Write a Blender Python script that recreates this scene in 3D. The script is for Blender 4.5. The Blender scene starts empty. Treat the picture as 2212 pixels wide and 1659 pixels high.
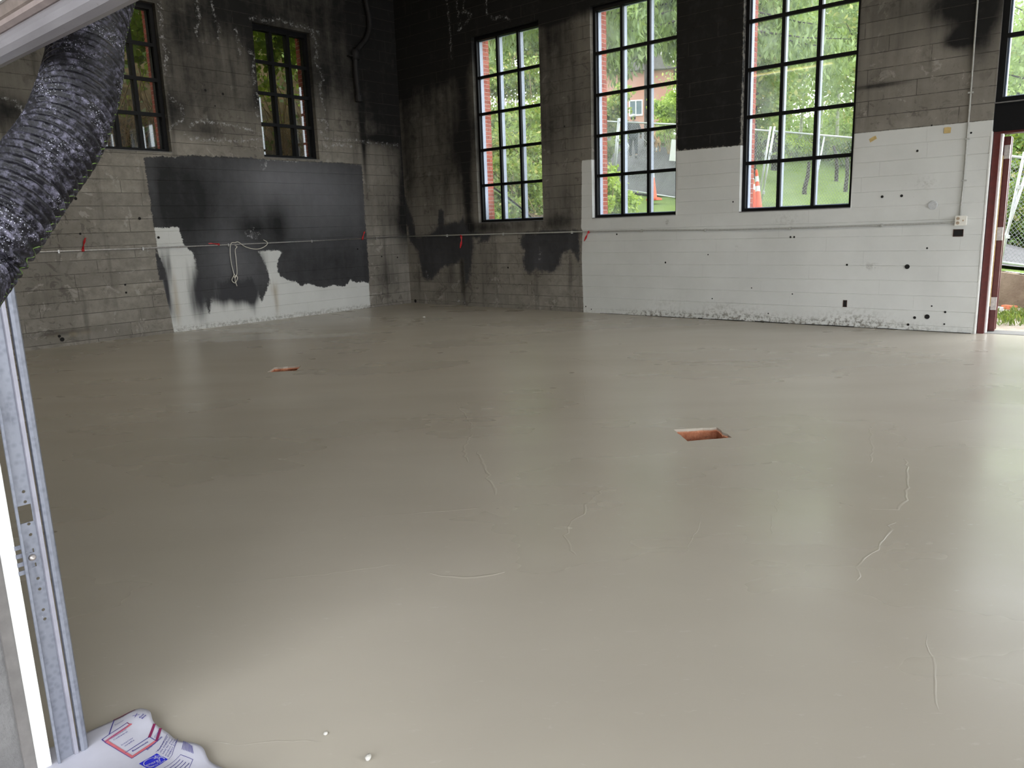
import bpy, bmesh, math, random
import numpy as np
from mathutils import Vector, Matrix, Euler

# ------------------------------------------------------------------ camera, sky, exposure
SC = bpy.context.scene
COL = SC.collection
CAM = np.array([13.308, -11.773, 1.6]); FPX = 1666.07
YAW, PIT, ROL = 0.720168, 0.199783, -0.034365

def cam_axes():
    f = np.array([-math.sin(YAW)*math.cos(PIT), math.cos(YAW)*math.cos(PIT), -math.sin(PIT)])
    r = np.array([math.cos(YAW), math.sin(YAW), 0.0]); u = np.cross(r, f)
    c, s = math.cos(ROL), math.sin(ROL)
    return c*r + s*u, -s*r + c*u, f
CR, CU, CF = cam_axes()
cd = bpy.data.cameras.new('camera'); cam = bpy.data.objects.new('camera', cd); COL.objects.link(cam)
cd.sensor_fit = 'HORIZONTAL'; cd.sensor_width = 36.0; cd.lens = 36.0*FPX/2212.0
cd.clip_start = 0.02; cd.clip_end = 500
cam.matrix_world = Matrix(((CR[0], CU[0], -CF[0], CAM[0]), (CR[1], CU[1], -CF[1], CAM[1]), (CR[2], CU[2], -CF[2], CAM[2]), (0, 0, 0, 1)))
SC.camera = cam

SKY = 5.2
wd = bpy.data.worlds.new('overcast_sky'); SC.world = wd; wd.use_nodes = True
bg = wd.node_tree.nodes['Background']
bg.inputs[0].default_value = (0.93, 0.97, 1.0, 1); bg.inputs[1].default_value = SKY
SC.view_settings.view_transform = 'Standard'; SC.view_settings.look = 'None'
SC.view_settings.gamma = 1.0; SC.view_settings.use_curve_mapping = False
SC.view_settings.exposure = 0.55
SC.cycles.max_bounces = 10; SC.cycles.diffuse_bounces = 6; SC.cycles.glossy_bounces = 4
SC.cycles.transparent_max_bounces = 24; SC.cycles.transmission_bounces = 4
SC.cycles.sample_clamp_indirect = 6.0
SC.cycles.use_denoising = True
try: SC.cycles.denoiser = 'OPENIMAGEDENOISE'
except Exception: pass

# ------------------------------------------------------------------ photo measurement -> metres
def pray(px, py):
    return CF + (px-1106.0)/FPX*CR - (py-829.5)/FPX*CU
def at(px, py, depth): return CAM + pray(px, py)*depth
def onB(px, py, y=0.0):
    d = pray(px, py); P = CAM + d*((y-CAM[1])/d[1]); return (P[0], P[2])
def onL(px, py, x=0.0):
    d = pray(px, py); P = CAM + d*((x-CAM[0])/d[0]); return (P[1], P[2])
def onF(px, py, z=0.0):
    d = pray(px, py); P = CAM + d*((z-CAM[2])/d[2]); return (P[0], P[1])

rng = np.random.default_rng(7)
random.seed(7)

# ------------------------------------------------------------------ mesh helpers
class MB:
    def __init__(s): s.v = []; s.f = []
    def box(s, a, b):
        x0, y0, z0 = a; x1, y1, z1 = b; n = len(s.v)
        s.v += [(x0,y0,z0),(x1,y0,z0),(x1,y1,z0),(x0,y1,z0),(x0,y0,z1),(x1,y0,z1),(x1,y1,z1),(x0,y1,z1)]
        s.f += [tuple(n+i for i in q) for q in ((3,2,1,0),(4,5,6,7),(0,1,5,4),(1,2,6,5),(2,3,7,6),(3,0,4,7))]
        return s
    def tube(s, pts, r, n=8, caps=True, flat=1.0, up=None):
        pts = [Vector(p) for p in pts]; rs = r if hasattr(r, '__len__') else [r]*len(pts)
        base = len(s.v); prev = None
        for i, p in enumerate(pts):
            t = (pts[min(i+1, len(pts)-1)] - pts[max(i-1, 0)]).normalized()
            if prev is None:
                a = Vector(up) if up else (Vector((0,0,1)) if abs(t.z) < .9 else Vector((1,0,0)))
                a = (a - t*a.dot(t)).normalized()
            else:
                a = (prev - t*prev.dot(t)).normalized()
            prev = a; b = t.cross(a)
            for k in range(n):
                w = 2*math.pi*k/n
                s.v.append(tuple(p + (a*math.cos(w)*flat + b*math.sin(w))*rs[i]))
        for i in range(len(pts)-1):
            for k in range(n):
                k2 = (k+1) % n
                s.f.append((base+i*n+k, base+i*n+k2, base+(i+1)*n+k2, base+(i+1)*n+k))
        if caps:
            s.f.append(tuple(base+k for k in range(n-1, -1, -1)))
            e = base+(len(pts)-1)*n; s.f.append(tuple(e+k for k in range(n)))
        return s
    def prism(s, prof, place, closed=True):
        """prof: list of 2D points; place(a,b,t) -> xyz for t=0,1"""
        n = len(prof); base = len(s.v)
        for t in (0, 1):
            for a, b in prof: s.v.append(tuple(place(a, b, t)))
        for k in range(n if closed else n-1):
            k2 = (k+1) % n
            s.f.append((base+k, base+k2, base+n+k2, base+n+k))
        if closed:
            s.f.append(tuple(base+k for k in range(n-1, -1, -1))); s.f.append(tuple(base+n+k for k in range(n)))
        return s
    def lathe(s, prof, c, n=20, axis=2):
        base = len(s.v)
        for r, h in prof:
            for k in range(n):
                w = 2*math.pi*k/n; q = [r*math.cos(w), r*math.sin(w), h]
                if axis == 1: q = [q[0], q[2], q[1]]
                if axis == 0: q = [q[2], q[0], q[1]]
                s.v.append((c[0]+q[0], c[1]+q[1], c[2]+q[2]))
        for i in range(len(prof)-1):
            for k in range(n):
                k2 = (k+1) % n
                s.f.append((base+i*n+k, base+i*n+k2, base+(i+1)*n+k2, base+(i+1)*n+k))
        s.f.append(tuple(base+k for k in range(n-1, -1, -1)))
        e = base+(len(prof)-1)*n; s.f.append(tuple(e+k for k in range(n)))
        return s
    def poly(s, pts):
        n = len(s.v); s.v += [tuple(p) for p in pts]; s.f.append(tuple(range(n, n+len(pts)))); return s

def link(name, me, m=None, parent=None, smooth=False):
    if m is not None: me.materials.append(M[m] if isinstance(m, str) else m)
    if smooth: me.polygons.foreach_set('use_smooth', [True]*len(me.polygons))
    o = bpy.data.objects.new(name, me); COL.objects.link(o)
    if parent is not None:
        o.parent = parent
        o.matrix_parent_inverse = parent.matrix_basis.inverted()
    return o
def obj(name, mb, m, parent=None, smooth=False, bevel=0.0, fixn=True):
    me = bpy.data.meshes.new(name); me.from_pydata(mb.v, [], mb.f)
    if fixn or bevel:
        bm = bmesh.new(); bm.from_mesh(me)
        if bevel: bmesh.ops.bevel(bm, geom=bm.edges[:], offset=bevel, segments=2, affect='EDGES', clamp_overlap=True)
        bmesh.ops.recalc_face_normals(bm, faces=bm.faces[:]); bm.to_mesh(me); bm.free()
    me.update()
    return link(name, me, m, parent, smooth)
def tag(o, label, cat=None, group=None, kind=None):
    o['label'] = label
    if cat: o['category'] = cat
    if group: o['group'] = group
    if kind: o['kind'] = kind
    return o
def empty(name, loc, label, cat=None, group=None, kind=None, rot=None):
    o = bpy.data.objects.new(name, None); COL.objects.link(o); o.location = [float(q) for q in loc]
    if rot: o.rotation_euler = rot
    o.empty_display_size = .1
    tag(o, label, cat, group, kind)
    loc_m = Matrix.LocRotScale(o.location, o.rotation_euler, None); o.matrix_basis = loc_m
    return o
def copy_tree(o, parent=None):
    c = o.copy(); COL.objects.link(c); c.parent = parent
    if parent is not None: c.matrix_parent_inverse = o.matrix_parent_inverse.copy()
    for ch in [q for q in o.children]: copy_tree(ch, c)
    return c

# ------------------------------------------------------------------ material helpers
M = {}
class NT:
    def __init__(s, name):
        s.m = bpy.data.materials.new(name); s.m.use_nodes = True; s.t = s.m.node_tree; s.t.nodes.clear()
        s.out = s.t.nodes.new('ShaderNodeOutputMaterial'); M[name] = s.m
    def n(s, typ, ins=None, **kw):
        nd = s.t.nodes.new('ShaderNode'+typ)
        for k, v in kw.items(): setattr(nd, k, v)
        for k, v in (ins or {}).items(): s.set(nd.inputs[k], v)
        return nd
    def set(s, sock, v):
        if isinstance(v, bpy.types.NodeSocket): s.t.links.new(v, sock)
        elif isinstance(v, (tuple, list)) and len(v) == 3 and sock.type == 'RGBA': sock.default_value = (*v, 1)
        else: sock.default_value = v
    def math(s, op, a, b=0.0, c=None, clamp=False):
        nd = s.n('Math', operation=op, use_clamp=clamp); s.set(nd.inputs[0], a); s.set(nd.inputs[1], b)
        if c is not None: s.set(nd.inputs[2], c)
        return nd.outputs[0]
    def mix(s, f, a, b, mode='MIX'):
        nd = s.n('Mix', data_type='RGBA', blend_type=mode); s.set(nd.inputs[0], f); s.set(nd.inputs[6], a); s.set(nd.inputs[7], b)
        return nd.outputs[2]
    def noise(s, scale, detail=4, rough=.55, vec=None, dist=0.0):
        nd = s.n('TexNoise', {'Scale': scale, 'Detail': detail, 'Roughness': rough, 'Distortion': dist})
        if vec is not None: s.set(nd.inputs['Vector'], vec)
        return nd.outputs[0]
    def smooth(s, v, lo, hi, a=0.0, b=1.0):
        nd = s.n('MapRange', interpolation_type='SMOOTHSTEP'); s.set(nd.inputs[0], v)
        for i, q in enumerate((lo, hi, a, b)): s.set(nd.inputs[i+1], q)
        return nd.outputs[0]
    def lin(s, v, lo, hi, a=0.0, b=1.0):
        nd = s.n('MapRange'); s.set(nd.inputs[0], v)
        for i, q in enumerate((lo, hi, a, b)): s.set(nd.inputs[i+1], q)
        return nd.outputs[0]
    def scaled(s, vec, sc):
        nd = s.n('Mapping'); s.set(nd.inputs[0], vec); nd.inputs['Scale'].default_value = sc; return nd.outputs[0]
    def pos(s): return s.n('NewGeometry').outputs['Position']
    def objc(s): return s.n('TexCoord').outputs['Object']
    def attr(s, name): return s.n('Attribute', attribute_name=name).outputs['Fac']
    def bump(s, h, strength=.3, dist=.01, nrm=None):
        nd = s.n('Bump', {'Strength': strength, 'Distance': dist}); s.set(nd.inputs['Height'], h)
        if nrm is not None: s.set(nd.inputs['Normal'], nrm)
        return nd.outputs[0]
    def bsdf(s, col, rough=.6, metal=0.0, spec=.5, normal=None, **kw):
        nd = s.n('BsdfPrincipled'); s.set(nd.inputs['Base Color'], col); s.set(nd.inputs['Roughness'], rough)
        nd.inputs['Metallic'].default_value = metal; nd.inputs['Specular IOR Level'].default_value = spec
        if normal is not None: s.set(nd.inputs['Normal'], normal)
        for k, v in kw.items(): s.set(nd.inputs[k.replace('_', ' ')], v)
        s.t.links.new(nd.outputs[0], s.out.inputs[0]); return nd
    def surf(s, sh): s.t.links.new(sh, s.out.inputs[0])

def simple(name, col, rough=.6, metal=0.0, var=.15, scale=20.0, bump=.15, spec=.5, **kw):
    t = NT(name); p = t.objc(); n = t.noise(scale, 5, .6, p)
    c = t.mix(t.lin(n, .3, .7), tuple(q*(1-var) for q in col), tuple(min(1, q*(1+var)) for q in col))
    nr = t.bump(n, bump, .004) if bump else None
    t.bsdf(c, rough, metal, spec, nr, **kw)
    return t.m

# plain materials
simple('black_steel', (.0045,.0045,.0055), .5, .0, .3, 30, .05, .18)
simple('outer_aluminium', (.36,.39,.50), .4, .0, .08, 15, .03)
simple('red_paint', (.085,.011,.009), .4, 0, .25, 25, .1)
simple('white_trim', (.78,.78,.76), .5, 0, .08, 14, .1)
simple('hinge_metal', (.42,.38,.36), .4, .7, .2, 40, .1)
simple('conduit_metal', (.42,.41,.40), .4, .75, .25, 30, .1)
simple('painted_conduit', (.40,.40,.375), .6, 0, .15, 30, .1)
simple('outlet_plate', (.74,.72,.66), .45, 0, .08, 30, .05)
simple('outlet_socket', (.42,.33,.24), .5, 0, .2, 30, .05)
simple('flat_black', (.006,.005,.005), .9, 0, .3, 30, 0)  # near-black: shade of holes and gaps put into colour; also the dog's nose
simple('rust_box', (.05,.02,.012), .8, 0, .5, 40, .3)
simple('red_ribbon', (.42,.010,.015), .45, 0, .2, 40, .1)
simple('white_rope', (.66,.63,.56), .85, 0, .2, 120, .5)
simple('iron_pipe', (.010,.009,.010), .7, 0, .5, 20, .4)
simple('tape_tan', (.52,.38,.16), .55, 0, .2, 20, .1)
simple('patch_plaster', (.50,.51,.52), .8, 0, .2, 25, .3)
simple('seal_pink', (.27,.215,.20), .5, 0, .12, 30, .1)
simple('door_brown', (.19,.15,.13), .6, 0, .2, 30, .15)
simple('door_white', (.62,.61,.59), .5, 0, .05, 20, .05)
simple('jamb_beige', (.13,.12,.115), .8, 0, .15, 18, .3)
simple('galvanised_highlight', (.27,.265,.31), .4, .2, .12, 20, .05)  # paler galvanised: highlight on the track fold put into the colour
simple('pebble', (.5,.48,.44), .8, 0, .2, 60, .3)
simple('green_cord', (.09,.15,.03), .6, 0, .2, 60, .1)
simple('orange_plastic', (.75,.10,.03), .45, 0, .1, 20, .05)
simple('reflective_white', (.82,.82,.84), .35, 0, .05, 20, 0)
simple('orange_board', (.62,.26,.09), .7, 0, .15, 12, .1)
simple('wire_galvanised', (.24,.25,.255), .5, .2, .1, 20, 0)
simple('galvanised_fence', (.62,.65,.66), .35, .35, .1, 20, .05)
simple('sign_white', (.85,.86,.86), .5, 0, .04, 12, 0)
simple('bark', (.045,.036,.03), .9, 0, .4, 12, .8)
simple('birch_bark', (.62,.60,.55), .8, 0, .3, 9, .5)
simple('twig', (.36,.24,.12), .8, 0, .3, 12, .3)
simple('roof_shingle', (.10,.09,.085), .9, 0, .3, 10, .5)
simple('house_window', (.12,.15,.18), .1, 0, .1, 2, 0)
simple('skin', (.42,.26,.18), .5, 0, .08, 20, .05)
simple('jacket_black', (.018,.02,.025), .8, 0, .3, 20, .2)
simple('trousers_dark', (.025,.03,.045), .85, 0, .3, 20, .2)
simple('shoe_grey', (.2,.2,.2), .7, 0, .2, 20, .1)
simple('cap_grey', (.50,.53,.53), .8, 0, .1, 20, .2)
simple('bag_white', (.80,.81,.82), .5, 0, .06, 15, .3)
simple('dog_tan', (.56,.33,.15), .9, 0, .2, 30, .4)
simple('dog_white', (.74,.70,.64), .9, 0, .1, 30, .4)
simple('ceiling_dark', (.045,.043,.04), .9, 0, .4, 3, .3)
simple('lamp_housing', (.7,.7,.68), .5)
simple('plank_wood', (.46,.33,.2), .75, 0, .2, 9, .3)
simple('brick_loose', (.55,.17,.09), .85, 0, .25, 20, .4)

def mk_glass(name, tint, dust, ior=1.55):
    t = NT(name)
    tr = t.n('BsdfTransparent', {0: tint}).outputs[0]
    gl = t.n('BsdfGlossy', {0: (.9,.95,1), 'Roughness': .02}).outputs[0]
    n = t.noise(3, 5, .65, t.objc())
    df = t.n('BsdfTranslucent', {0: (.85,.88,.92)}).outputs[0]
    fr = t.n('Fresnel', {'IOR': ior}).outputs[0]
    a = t.n('MixShader', {0: t.math('MULTIPLY', t.lin(n, .35, .75, .3, 1.3), dust), 1: tr, 2: df}).outputs[0]
    b = t.n('MixShader', {0: fr, 1: a, 2: gl}).outputs[0]
    t.surf(b)
mk_glass('window_glass', (.56,.575,.57), .075)
mk_glass('window_glass_dark', (.24,.245,.225), .014, 2.1)
t = NT('lamp_tube'); t.surf(t.n('Emission', {0: (1,.74,.22), 1: 6.0}).outputs[0])

# leaves
def mk_leaf(name, lo, hi, transl=.45, hi2=None):
    t = NT(name); ri = t.n('NewGeometry').outputs['Random Per Island']
    n = t.noise(.9, 3, .5, t.pos())
    c = t.mix(t.lin(t.math('ADD', t.math('MULTIPLY', ri, .6), t.math('MULTIPLY', n, .6)), .2, .95), lo, hi)
    if hi2: c = t.mix(t.smooth(ri, .86, .9), c, hi2)
    d = t.n('BsdfDiffuse', {0: c}).outputs[0]; tr = t.n('BsdfTranslucent', {0: t.mix(.35, c, (.55,.65,.06))}).outputs[0]
    a = t.n('MixShader', {0: transl, 1: d, 2: tr}).outputs[0]
    g = t.n('BsdfGlossy', {0: (1,1,1), 'Roughness': .45}).outputs[0]
    t.surf(t.n('MixShader', {0: .03, 1: a, 2: g}).outputs[0])
mk_leaf('leaf_bank', (.17,.28,.07), (.50,.62,.19), .45, (.60,.55,.18))
mk_leaf('leaf_bush', (.26,.42,.05), (.58,.72,.14), .45)
mk_leaf('leaf_tree', (.18,.28,.10), (.42,.54,.20), .45, (.55,.53,.2))
mk_leaf('leaf_spruce', (.13,.21,.08), (.36,.48,.17), .35)
mk_leaf('leaf_vine', (.14,.24,.03), (.42,.56,.07), .5)
mk_leaf('leaf_hedge', (.035,.075,.02), (.13,.21,.05), .35, (.20,.18,.07))
mk_leaf('leaf_birch', (.24,.37,.13), (.46,.58,.24), .5)

# ground materials
t = NT('grass_ground'); p = t.pos(); n = t.noise(1.2, 6, .6, p); n2 = t.noise(30, 4, .7, p)
c = t.mix(t.lin(n, .3, .7), (.13,.20,.05), (.23,.31,.075)); c = t.mix(t.lin(n2, .3, .7, 0, .5), c, (.09,.15,.035))
t.bsdf(c, .9, 0, .2, t.bump(n2, .8, .04))
t = NT('bank_ground'); p = t.pos(); n = t.noise(2.5, 6, .65, p); n2 = t.noise(25, 4, .7, p)
c = t.mix(t.lin(n, .35, .65), (.10,.075,.04), (.22,.15,.08)); c = t.mix(t.smooth(n2, .5, .7, 0, .7), c, (.05,.045,.025))
t.bsdf(c, .95, 0, .1, t.bump(n2, 1.0, .05))
t = NT('asphalt'); p = t.pos(); n = t.noise(1.0, 5, .6, p); n2 = t.noise(90, 3, .7, p)
c = t.mix(t.lin(n, .3, .7), (.062,.058,.062), (.098,.093,.097)); c = t.mix(t.lin(n2, .3, .7, 0, .35), c, (.045,.045,.045))
t.bsdf(c, .85, 0, .3, t.bump(n2, .4, .01))
t = NT('yard_dirt'); p = t.pos(); n = t.noise(3, 6, .65, p); n2 = t.noise(40, 4, .7, p)
c = t.mix(t.lin(n, .35, .65), (.30,.25,.20), (.48,.43,.37)); c = t.mix(t.smooth(n2, .5, .7, 0, .5), c, (.2,.17,.13))
t.bsdf(c, .95, 0, .1, t.bump(n2, .8, .03))
t = NT('apron_concrete'); p = t.pos(); n = t.noise(.8, 6, .6, p); n2 = t.noise(50, 4, .7, p)
c = t.mix(t.lin(n, .3, .7), (.17,.165,.155), (.24,.235,.225))
t.bsdf(c, .9, 0, .3, t.bump(n2, .3, .01))
t = NT('retaining_concrete'); p = t.pos(); n = t.noise(4, 6, .65, p); n2 = t.noise(26, 4, .7, p)
c = t.mix(t.lin(n, .3, .7), (.16,.118,.087), (.25,.195,.146)); c = t.mix(t.smooth(n2, .58, .7, 0, .6), c, (.12,.09,.07))
t.bsdf(c, .95, 0, .2, t.bump(n2, .5, .02))

# brick (each brick an object; colour varies by object) and far house brick
t = NT('brick_red'); oi = t.n('ObjectInfo').outputs['Random']; n = t.noise(30, 5, .65, t.objc())
c = t.mix(oi, (.30,.060,.035), (.46,.12,.075)); c = t.mix(t.smooth(n, .55, .75, 0, .5), c, (.18,.05,.04))
t.bsdf(c, .9, 0, .2, t.bump(n, .5, .004))
simple('mortar', (.62,.55,.48), .95, 0, .15, 40, .4)
t = NT('house_brick'); p = t.objc()
b = t.n('TexBrick', {'Vector': t.scaled(p, (1,1,1)), 'Color1': (.36,.085,.06), 'Color2': (.25,.06,.045), 'Mortar': (.38,.2,.16), 'Scale': 4.0, 'Mortar Size': .012, 'Brick Width': .9, 'Row Height': .32})
t.bsdf(b.outputs[0], .9, 0, .2, t.bump(b.outputs[1], .4, .01))

# galvanised steel for the door track
t = NT('galvanised'); p = t.objc(); v = t.n('TexVoronoi', {'Scale': 60.0}); t.set(v.inputs['Vector'], p)
n = t.noise(14, 5, .65, t.scaled(p, (1,1,.25))); n2 = t.noise(70, 3, .7, p)
c = t.mix(t.lin(v.outputs['Distance'], 0, .6), (.14,.148,.185), (.20,.21,.25)); c = t.mix(t.smooth(n, .5, .7, 0, .6), c, (.065,.07,.095))
c = t.mix(t.smooth(n2, .68, .74, 0, .7), c, (.42,.42,.44))
t.bsdf(c, t.lin(n, .3, .7, .34, .55), .35, .5, t.bump(n, .15, .004))

# corrugated hose: black, dusty with white specks and scuffs
t = NT('hose_black'); p = t.pos()
v = t.n('TexVoronoi', {'Scale': 210.0}); t.set(v.inputs['Vector'], p)
n = t.noise(9, 5, .65, p); n2 = t.noise(55, 5, .75, p)
spk = t.math('MULTIPLY', t.smooth(v.outputs['Distance'], .16, .30, 1, 0), t.smooth(n, .46, .66))
dust = t.math('MULTIPLY', t.smooth(n2, .46, .72, 0, .9), t.smooth(n, .3, .62, .15, 1))
c = t.mix(dust, (.006,.0055,.008), (.20,.19,.26)); c = t.mix(spk, c, (.50,.50,.58))
t.bsdf(c, t.lin(n2, .3, .7, .30, .6), 0, .25, t.bump(n2, .5, .004))

# translucent door seal
t = NT('seal_clear'); p = t.objc(); n = t.noise(16, 5, .65, t.scaled(p, (.25,1,1))); n2 = t.noise(90, 3, .7, p)
c = t.mix(t.lin(n, .3, .7), (.20,.185,.195), (.27,.252,.265)); c = t.mix(t.smooth(n2, .62, .75, 0, .5), c, (.13,.11,.10))
t.bsdf(c, .35, 0, .5, t.bump(n, .2, .004), Subsurface_Weight=.15, Subsurface_Radius=(.02,.02,.02))

# rough concrete of the jamb
t = NT('jamb_concrete'); p = t.pos(); n = t.noise(7, 7, .7, p); n2 = t.noise(60, 5, .75, p)
c = t.mix(t.lin(n, .3, .7), (.13,.125,.124), (.20,.195,.193)); c = t.mix(t.smooth(n2, .58, .72, 0, .5), c, (.10,.095,.095))
t.bsdf(c, .9, 0, .3, t.bump(t.math('ADD', n, t.math('MULTIPLY', n2, .4)), .6, .02))

# clay lining of the floor openings
t = NT('clay_side'); p = t.pos(); n = t.noise(14, 5, .65, p); n2 = t.noise(40, 4, .7, p)
c = t.mix(t.lin(n, .3, .7), (.30,.09,.045), (.56,.25,.14)); c = t.mix(t.smooth(n2, .56, .7, 0, .6), c, (.16,.08,.06))
t.bsdf(c, .9, 0, .3, t.bump(n2, .8, .02))

# interior concrete walls with board marks, paint, soot
def wall_material(name, horiz, row, zoff, seed, tone=1.0):
    t = NT(name); p = t.pos(); sp = t.n('SeparateXYZ', {0: p}); u = sp.outputs[horiz]; z = sp.outputs[2]
    n1 = t.noise(.9, 6, .6, p); n2 = t.noise(6, 6, .65, p); n3 = t.noise(38, 5, .7, p); nE = t.noise(16, 5, .7, p)
    st = t.noise(5.0, 5, .6, t.scaled(p, (1,1,.10)))
    # board rows
    zr = t.math('DIVIDE', t.math('SUBTRACT', z, zoff), row); ri = t.math('FLOOR', zr)
    wn = t.n('TexWhiteNoise', {'W': t.math('ADD', ri, seed)}, noise_dimensions='1D').outputs[0]
    uu = t.math('ADD', u, t.math('MULTIPLY', wn, 7.3)); 
    vec = t.n('CombineXYZ', {0: uu, 1: t.math('SUBTRACT', z, zoff), 2: 0.0}).outputs[0]
    br = t.n('TexBrick', {'Vector': vec, 'Color1': (0,0,0), 'Color2': (1,1,1), 'Mortar': (.5,.5,.5), 'Scale': 1.0, 'Mortar Size': .0045, 'Mortar Smooth': .3, 'Brick Width': 1.75, 'Row Height': row}, offset=0.0, squash=1.0)
    line = t.math('MULTIPLY', br.outputs[1], t.smooth(n2, .36, .52))
    btone = t.n('SeparateColor', {0: br.outputs[0]}).outputs[0]
    # bare concrete
    c = t.mix(t.lin(n2, .3, .7), (.20*tone,.182*tone,.155*tone), (.37*tone,.342*tone,.30*tone))
    c = t.mix(t.lin(n1, .35, .65, 0, .6), c, (.15*tone,.135*tone,.112*tone))
    c = t.mix(t.math('MULTIPLY', btone, .42), c, (.15*tone,.138*tone,.12*tone))
    c = t.mix(t.math('MULTIPLY', t.smooth(t.noise(4.5, 7, .72, p, 1.2), .53, .60, 0, .6), t.smooth(n1, .40, .60)), c, (.085,.075,.065)); c = t.mix(t.smooth(t.noise(3.2, 6, .7, p, .6), .60, .64, 0, .5), c, (.40*tone,.375*tone,.34*tone))
    c = t.mix(t.smooth(n3, .62, .72, 0, .75), c, (.06,.054,.048)); c = t.mix(t.smooth(st, .55, .72, 0, .5), c, (.09,.082,.072))
    # soot and height-graded darkening
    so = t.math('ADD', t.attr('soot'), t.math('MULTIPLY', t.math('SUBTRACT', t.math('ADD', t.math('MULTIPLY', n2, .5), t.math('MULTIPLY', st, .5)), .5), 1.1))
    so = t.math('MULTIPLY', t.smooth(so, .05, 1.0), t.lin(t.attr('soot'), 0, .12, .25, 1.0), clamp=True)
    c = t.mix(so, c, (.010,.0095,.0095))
    # white paint
    wob = t.math('MULTIPLY', t.math('SUBTRACT', t.math('ADD', t.math('MULTIPLY', nE, .7), t.math('MULTIPLY', n3, .3)), .5), 1.0)
    wm = t.smooth(t.math('ADD', t.attr('white'), t.math('MULTIPLY', wob, t.attr('wrough'))), -.008, .008, 1, 0)
    wc = t.mix(t.lin(n1, .3, .7), (.56,.565,.545), (.65,.655,.635)); wc = t.mix(t.smooth(n3, .66, .74, 0, .5), wc, (.35,.34,.31))
    wc = t.mix(t.math('MULTIPLY', t.smooth(nE, .45, .6), t.attr('scuff')), wc, (.22,.205,.18))
    wc = t.mix(t.smooth(t.math('ADD', t.attr('grime'), t.math('MULTIPLY', t.math('SUBTRACT', st, .5), .9)), .25, 1.0, 0, 1.0), wc, (.045,.045,.05))
    c = t.mix(wm, c, wc)
    # black paint
    sf = t.attr('soft'); bd_ = t.math('ADD', t.attr('black'), t.math('ADD', t.math('MULTIPLY', wob, t.math('ADD', .14, t.math('MULTIPLY', sf, 2.0))), t.math('MULTIPLY', t.math('SUBTRACT', st, .5), t.math('MULTIPLY', sf, 6.0))))
    bm = t.smooth(t.math('DIVIDE', bd_, sf), -1.0, 1.0, 1, 0)
    bs = t.math('ADD', t.attr('shade'), t.math('MULTIPLY', t.math('SUBTRACT', t.math('ADD', t.math('MULTIPLY', n2, .6), t.math('MULTIPLY', st, .4)), .5), .45), clamp=True)
    bc = t.mix(bs, (.0045,.0045,.005), (.165,.165,.178)); bc = t.mix(t.smooth(n3, .70, .76, 0, .6), bc, (.3,.3,.3))
    c = t.mix(bm, c, bc)
    # rust streaks and crusty salts
    c = t.mix(t.math('MULTIPLY', t.attr('rust'), t.smooth(st, .4, .6), clamp=True), c, (.36,.29,.19))
    ef = t.math('ADD', t.attr('salt'), t.math('MULTIPLY', t.math('SUBTRACT', nE, .5), .30))
    em = t.math('MULTIPLY', t.math('MULTIPLY', t.smooth(ef, -.01, .035, 1, 0), t.smooth(n3, .40, .58)), t.smooth(n2, .36, .56))
    c = t.mix(t.math('MULTIPLY', em, .8), c, (.48,.48,.49))
    c = t.mix(t.math('MULTIPLY', line, t.lin(wm, 0, 1, .85, .07)), c, (.05,.045,.04))
    h = t.math('SUBTRACT', t.math('ADD', t.math('MULTIPLY', n2, .5), t.math('MULTIPLY', n3, .35)), t.math('MULTIPLY', line, .8))
    t.bsdf(c, t.lin(bm, 0, 1, .88, .62), 0, .35, t.bump(h, .45, .012))
wall_material('wall_back_finish', 0, .205, 2.74-13*.205, 3.0)
wall_material('wall_left_finish', 1, .211, 2.586-12*.211, 11.0)
wall_material('wall_plain_finish', 0, .205, .075, 23.0)

# fresh floor slab
t = NT('floor_finish'); p = t.pos()
rot = t.n('Mapping'); t.set(rot.inputs[0], p); rot.inputs['Rotation'].default_value = (0,0,math.radians(-41)); rp = rot.outputs[0]
n1 = t.noise(.35, 5, .55, p); n2 = t.noise(1.1, 3, .5, t.scaled(rp, (.45,1.3,1))); n3 = t.noise(22, 5, .65, t.scaled(rp, (.5,1.2,1))); n4 = t.noise(140, 4, .7, p); n5 = t.noise(7, 5, .6, t.scaled(rp, (.25,1.6,1)))
c = t.mix(t.lin(n1, .3, .7), (.388,.349,.288), (.470,.430,.368))
c = t.mix(t.lin(n2, .25, .75, 0, .38), c, (.345,.311,.259))
c = t.mix(t.smooth(n3, .62, .74, 0, .35), c, (.56,.54,.50))
ro = t.math('ADD', t.lin(n2, .2, .8, .20, .34), t.lin(n1, .3, .7, -.04, .08))
h = t.math('ADD', t.math('ADD', t.math('MULTIPLY', n3, .24), t.math('MULTIPLY', n4, .13)), t.math('MULTIPLY', n5, .05))
t.bsdf(c, ro, 0, .42, t.bump(h, .10, .010))

# ------------------------------------------------------------------ signed distance helpers
def seg_d(U, V, poly, closed=True):
    P = np.stack([U, V], -1); best = np.full(U.shape, 1e9)
    n = len(poly)
    for i in range(n if closed else n-1):
        a = np.array(poly[i]); b = np.array(poly[(i+1) % n]); ab = b-a
        tt = np.clip(((P-a) @ ab)/max(ab @ ab, 1e-9), 0, 1)
        best = np.minimum(best, np.hypot(*(np.moveaxis(P-(a+tt[..., None]*ab), -1, 0))))
    return best
def inside(U, V, poly):
    r = np.zeros(U.shape, bool); n = len(poly); j = n-1
    for i in range(n):
        (xi, yi), (xj, yj) = poly[i], poly[j]
        cnd = ((yi > V) != (yj > V)) & (U < (xj-xi)*(V-yi)/(yj-yi+1e-12)+xi); r ^= cnd; j = i
    return r
def sdf(U, V, poly):
    d = seg_d(U, V, poly); return np.where(inside(U, V, poly), -d, d)
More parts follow.
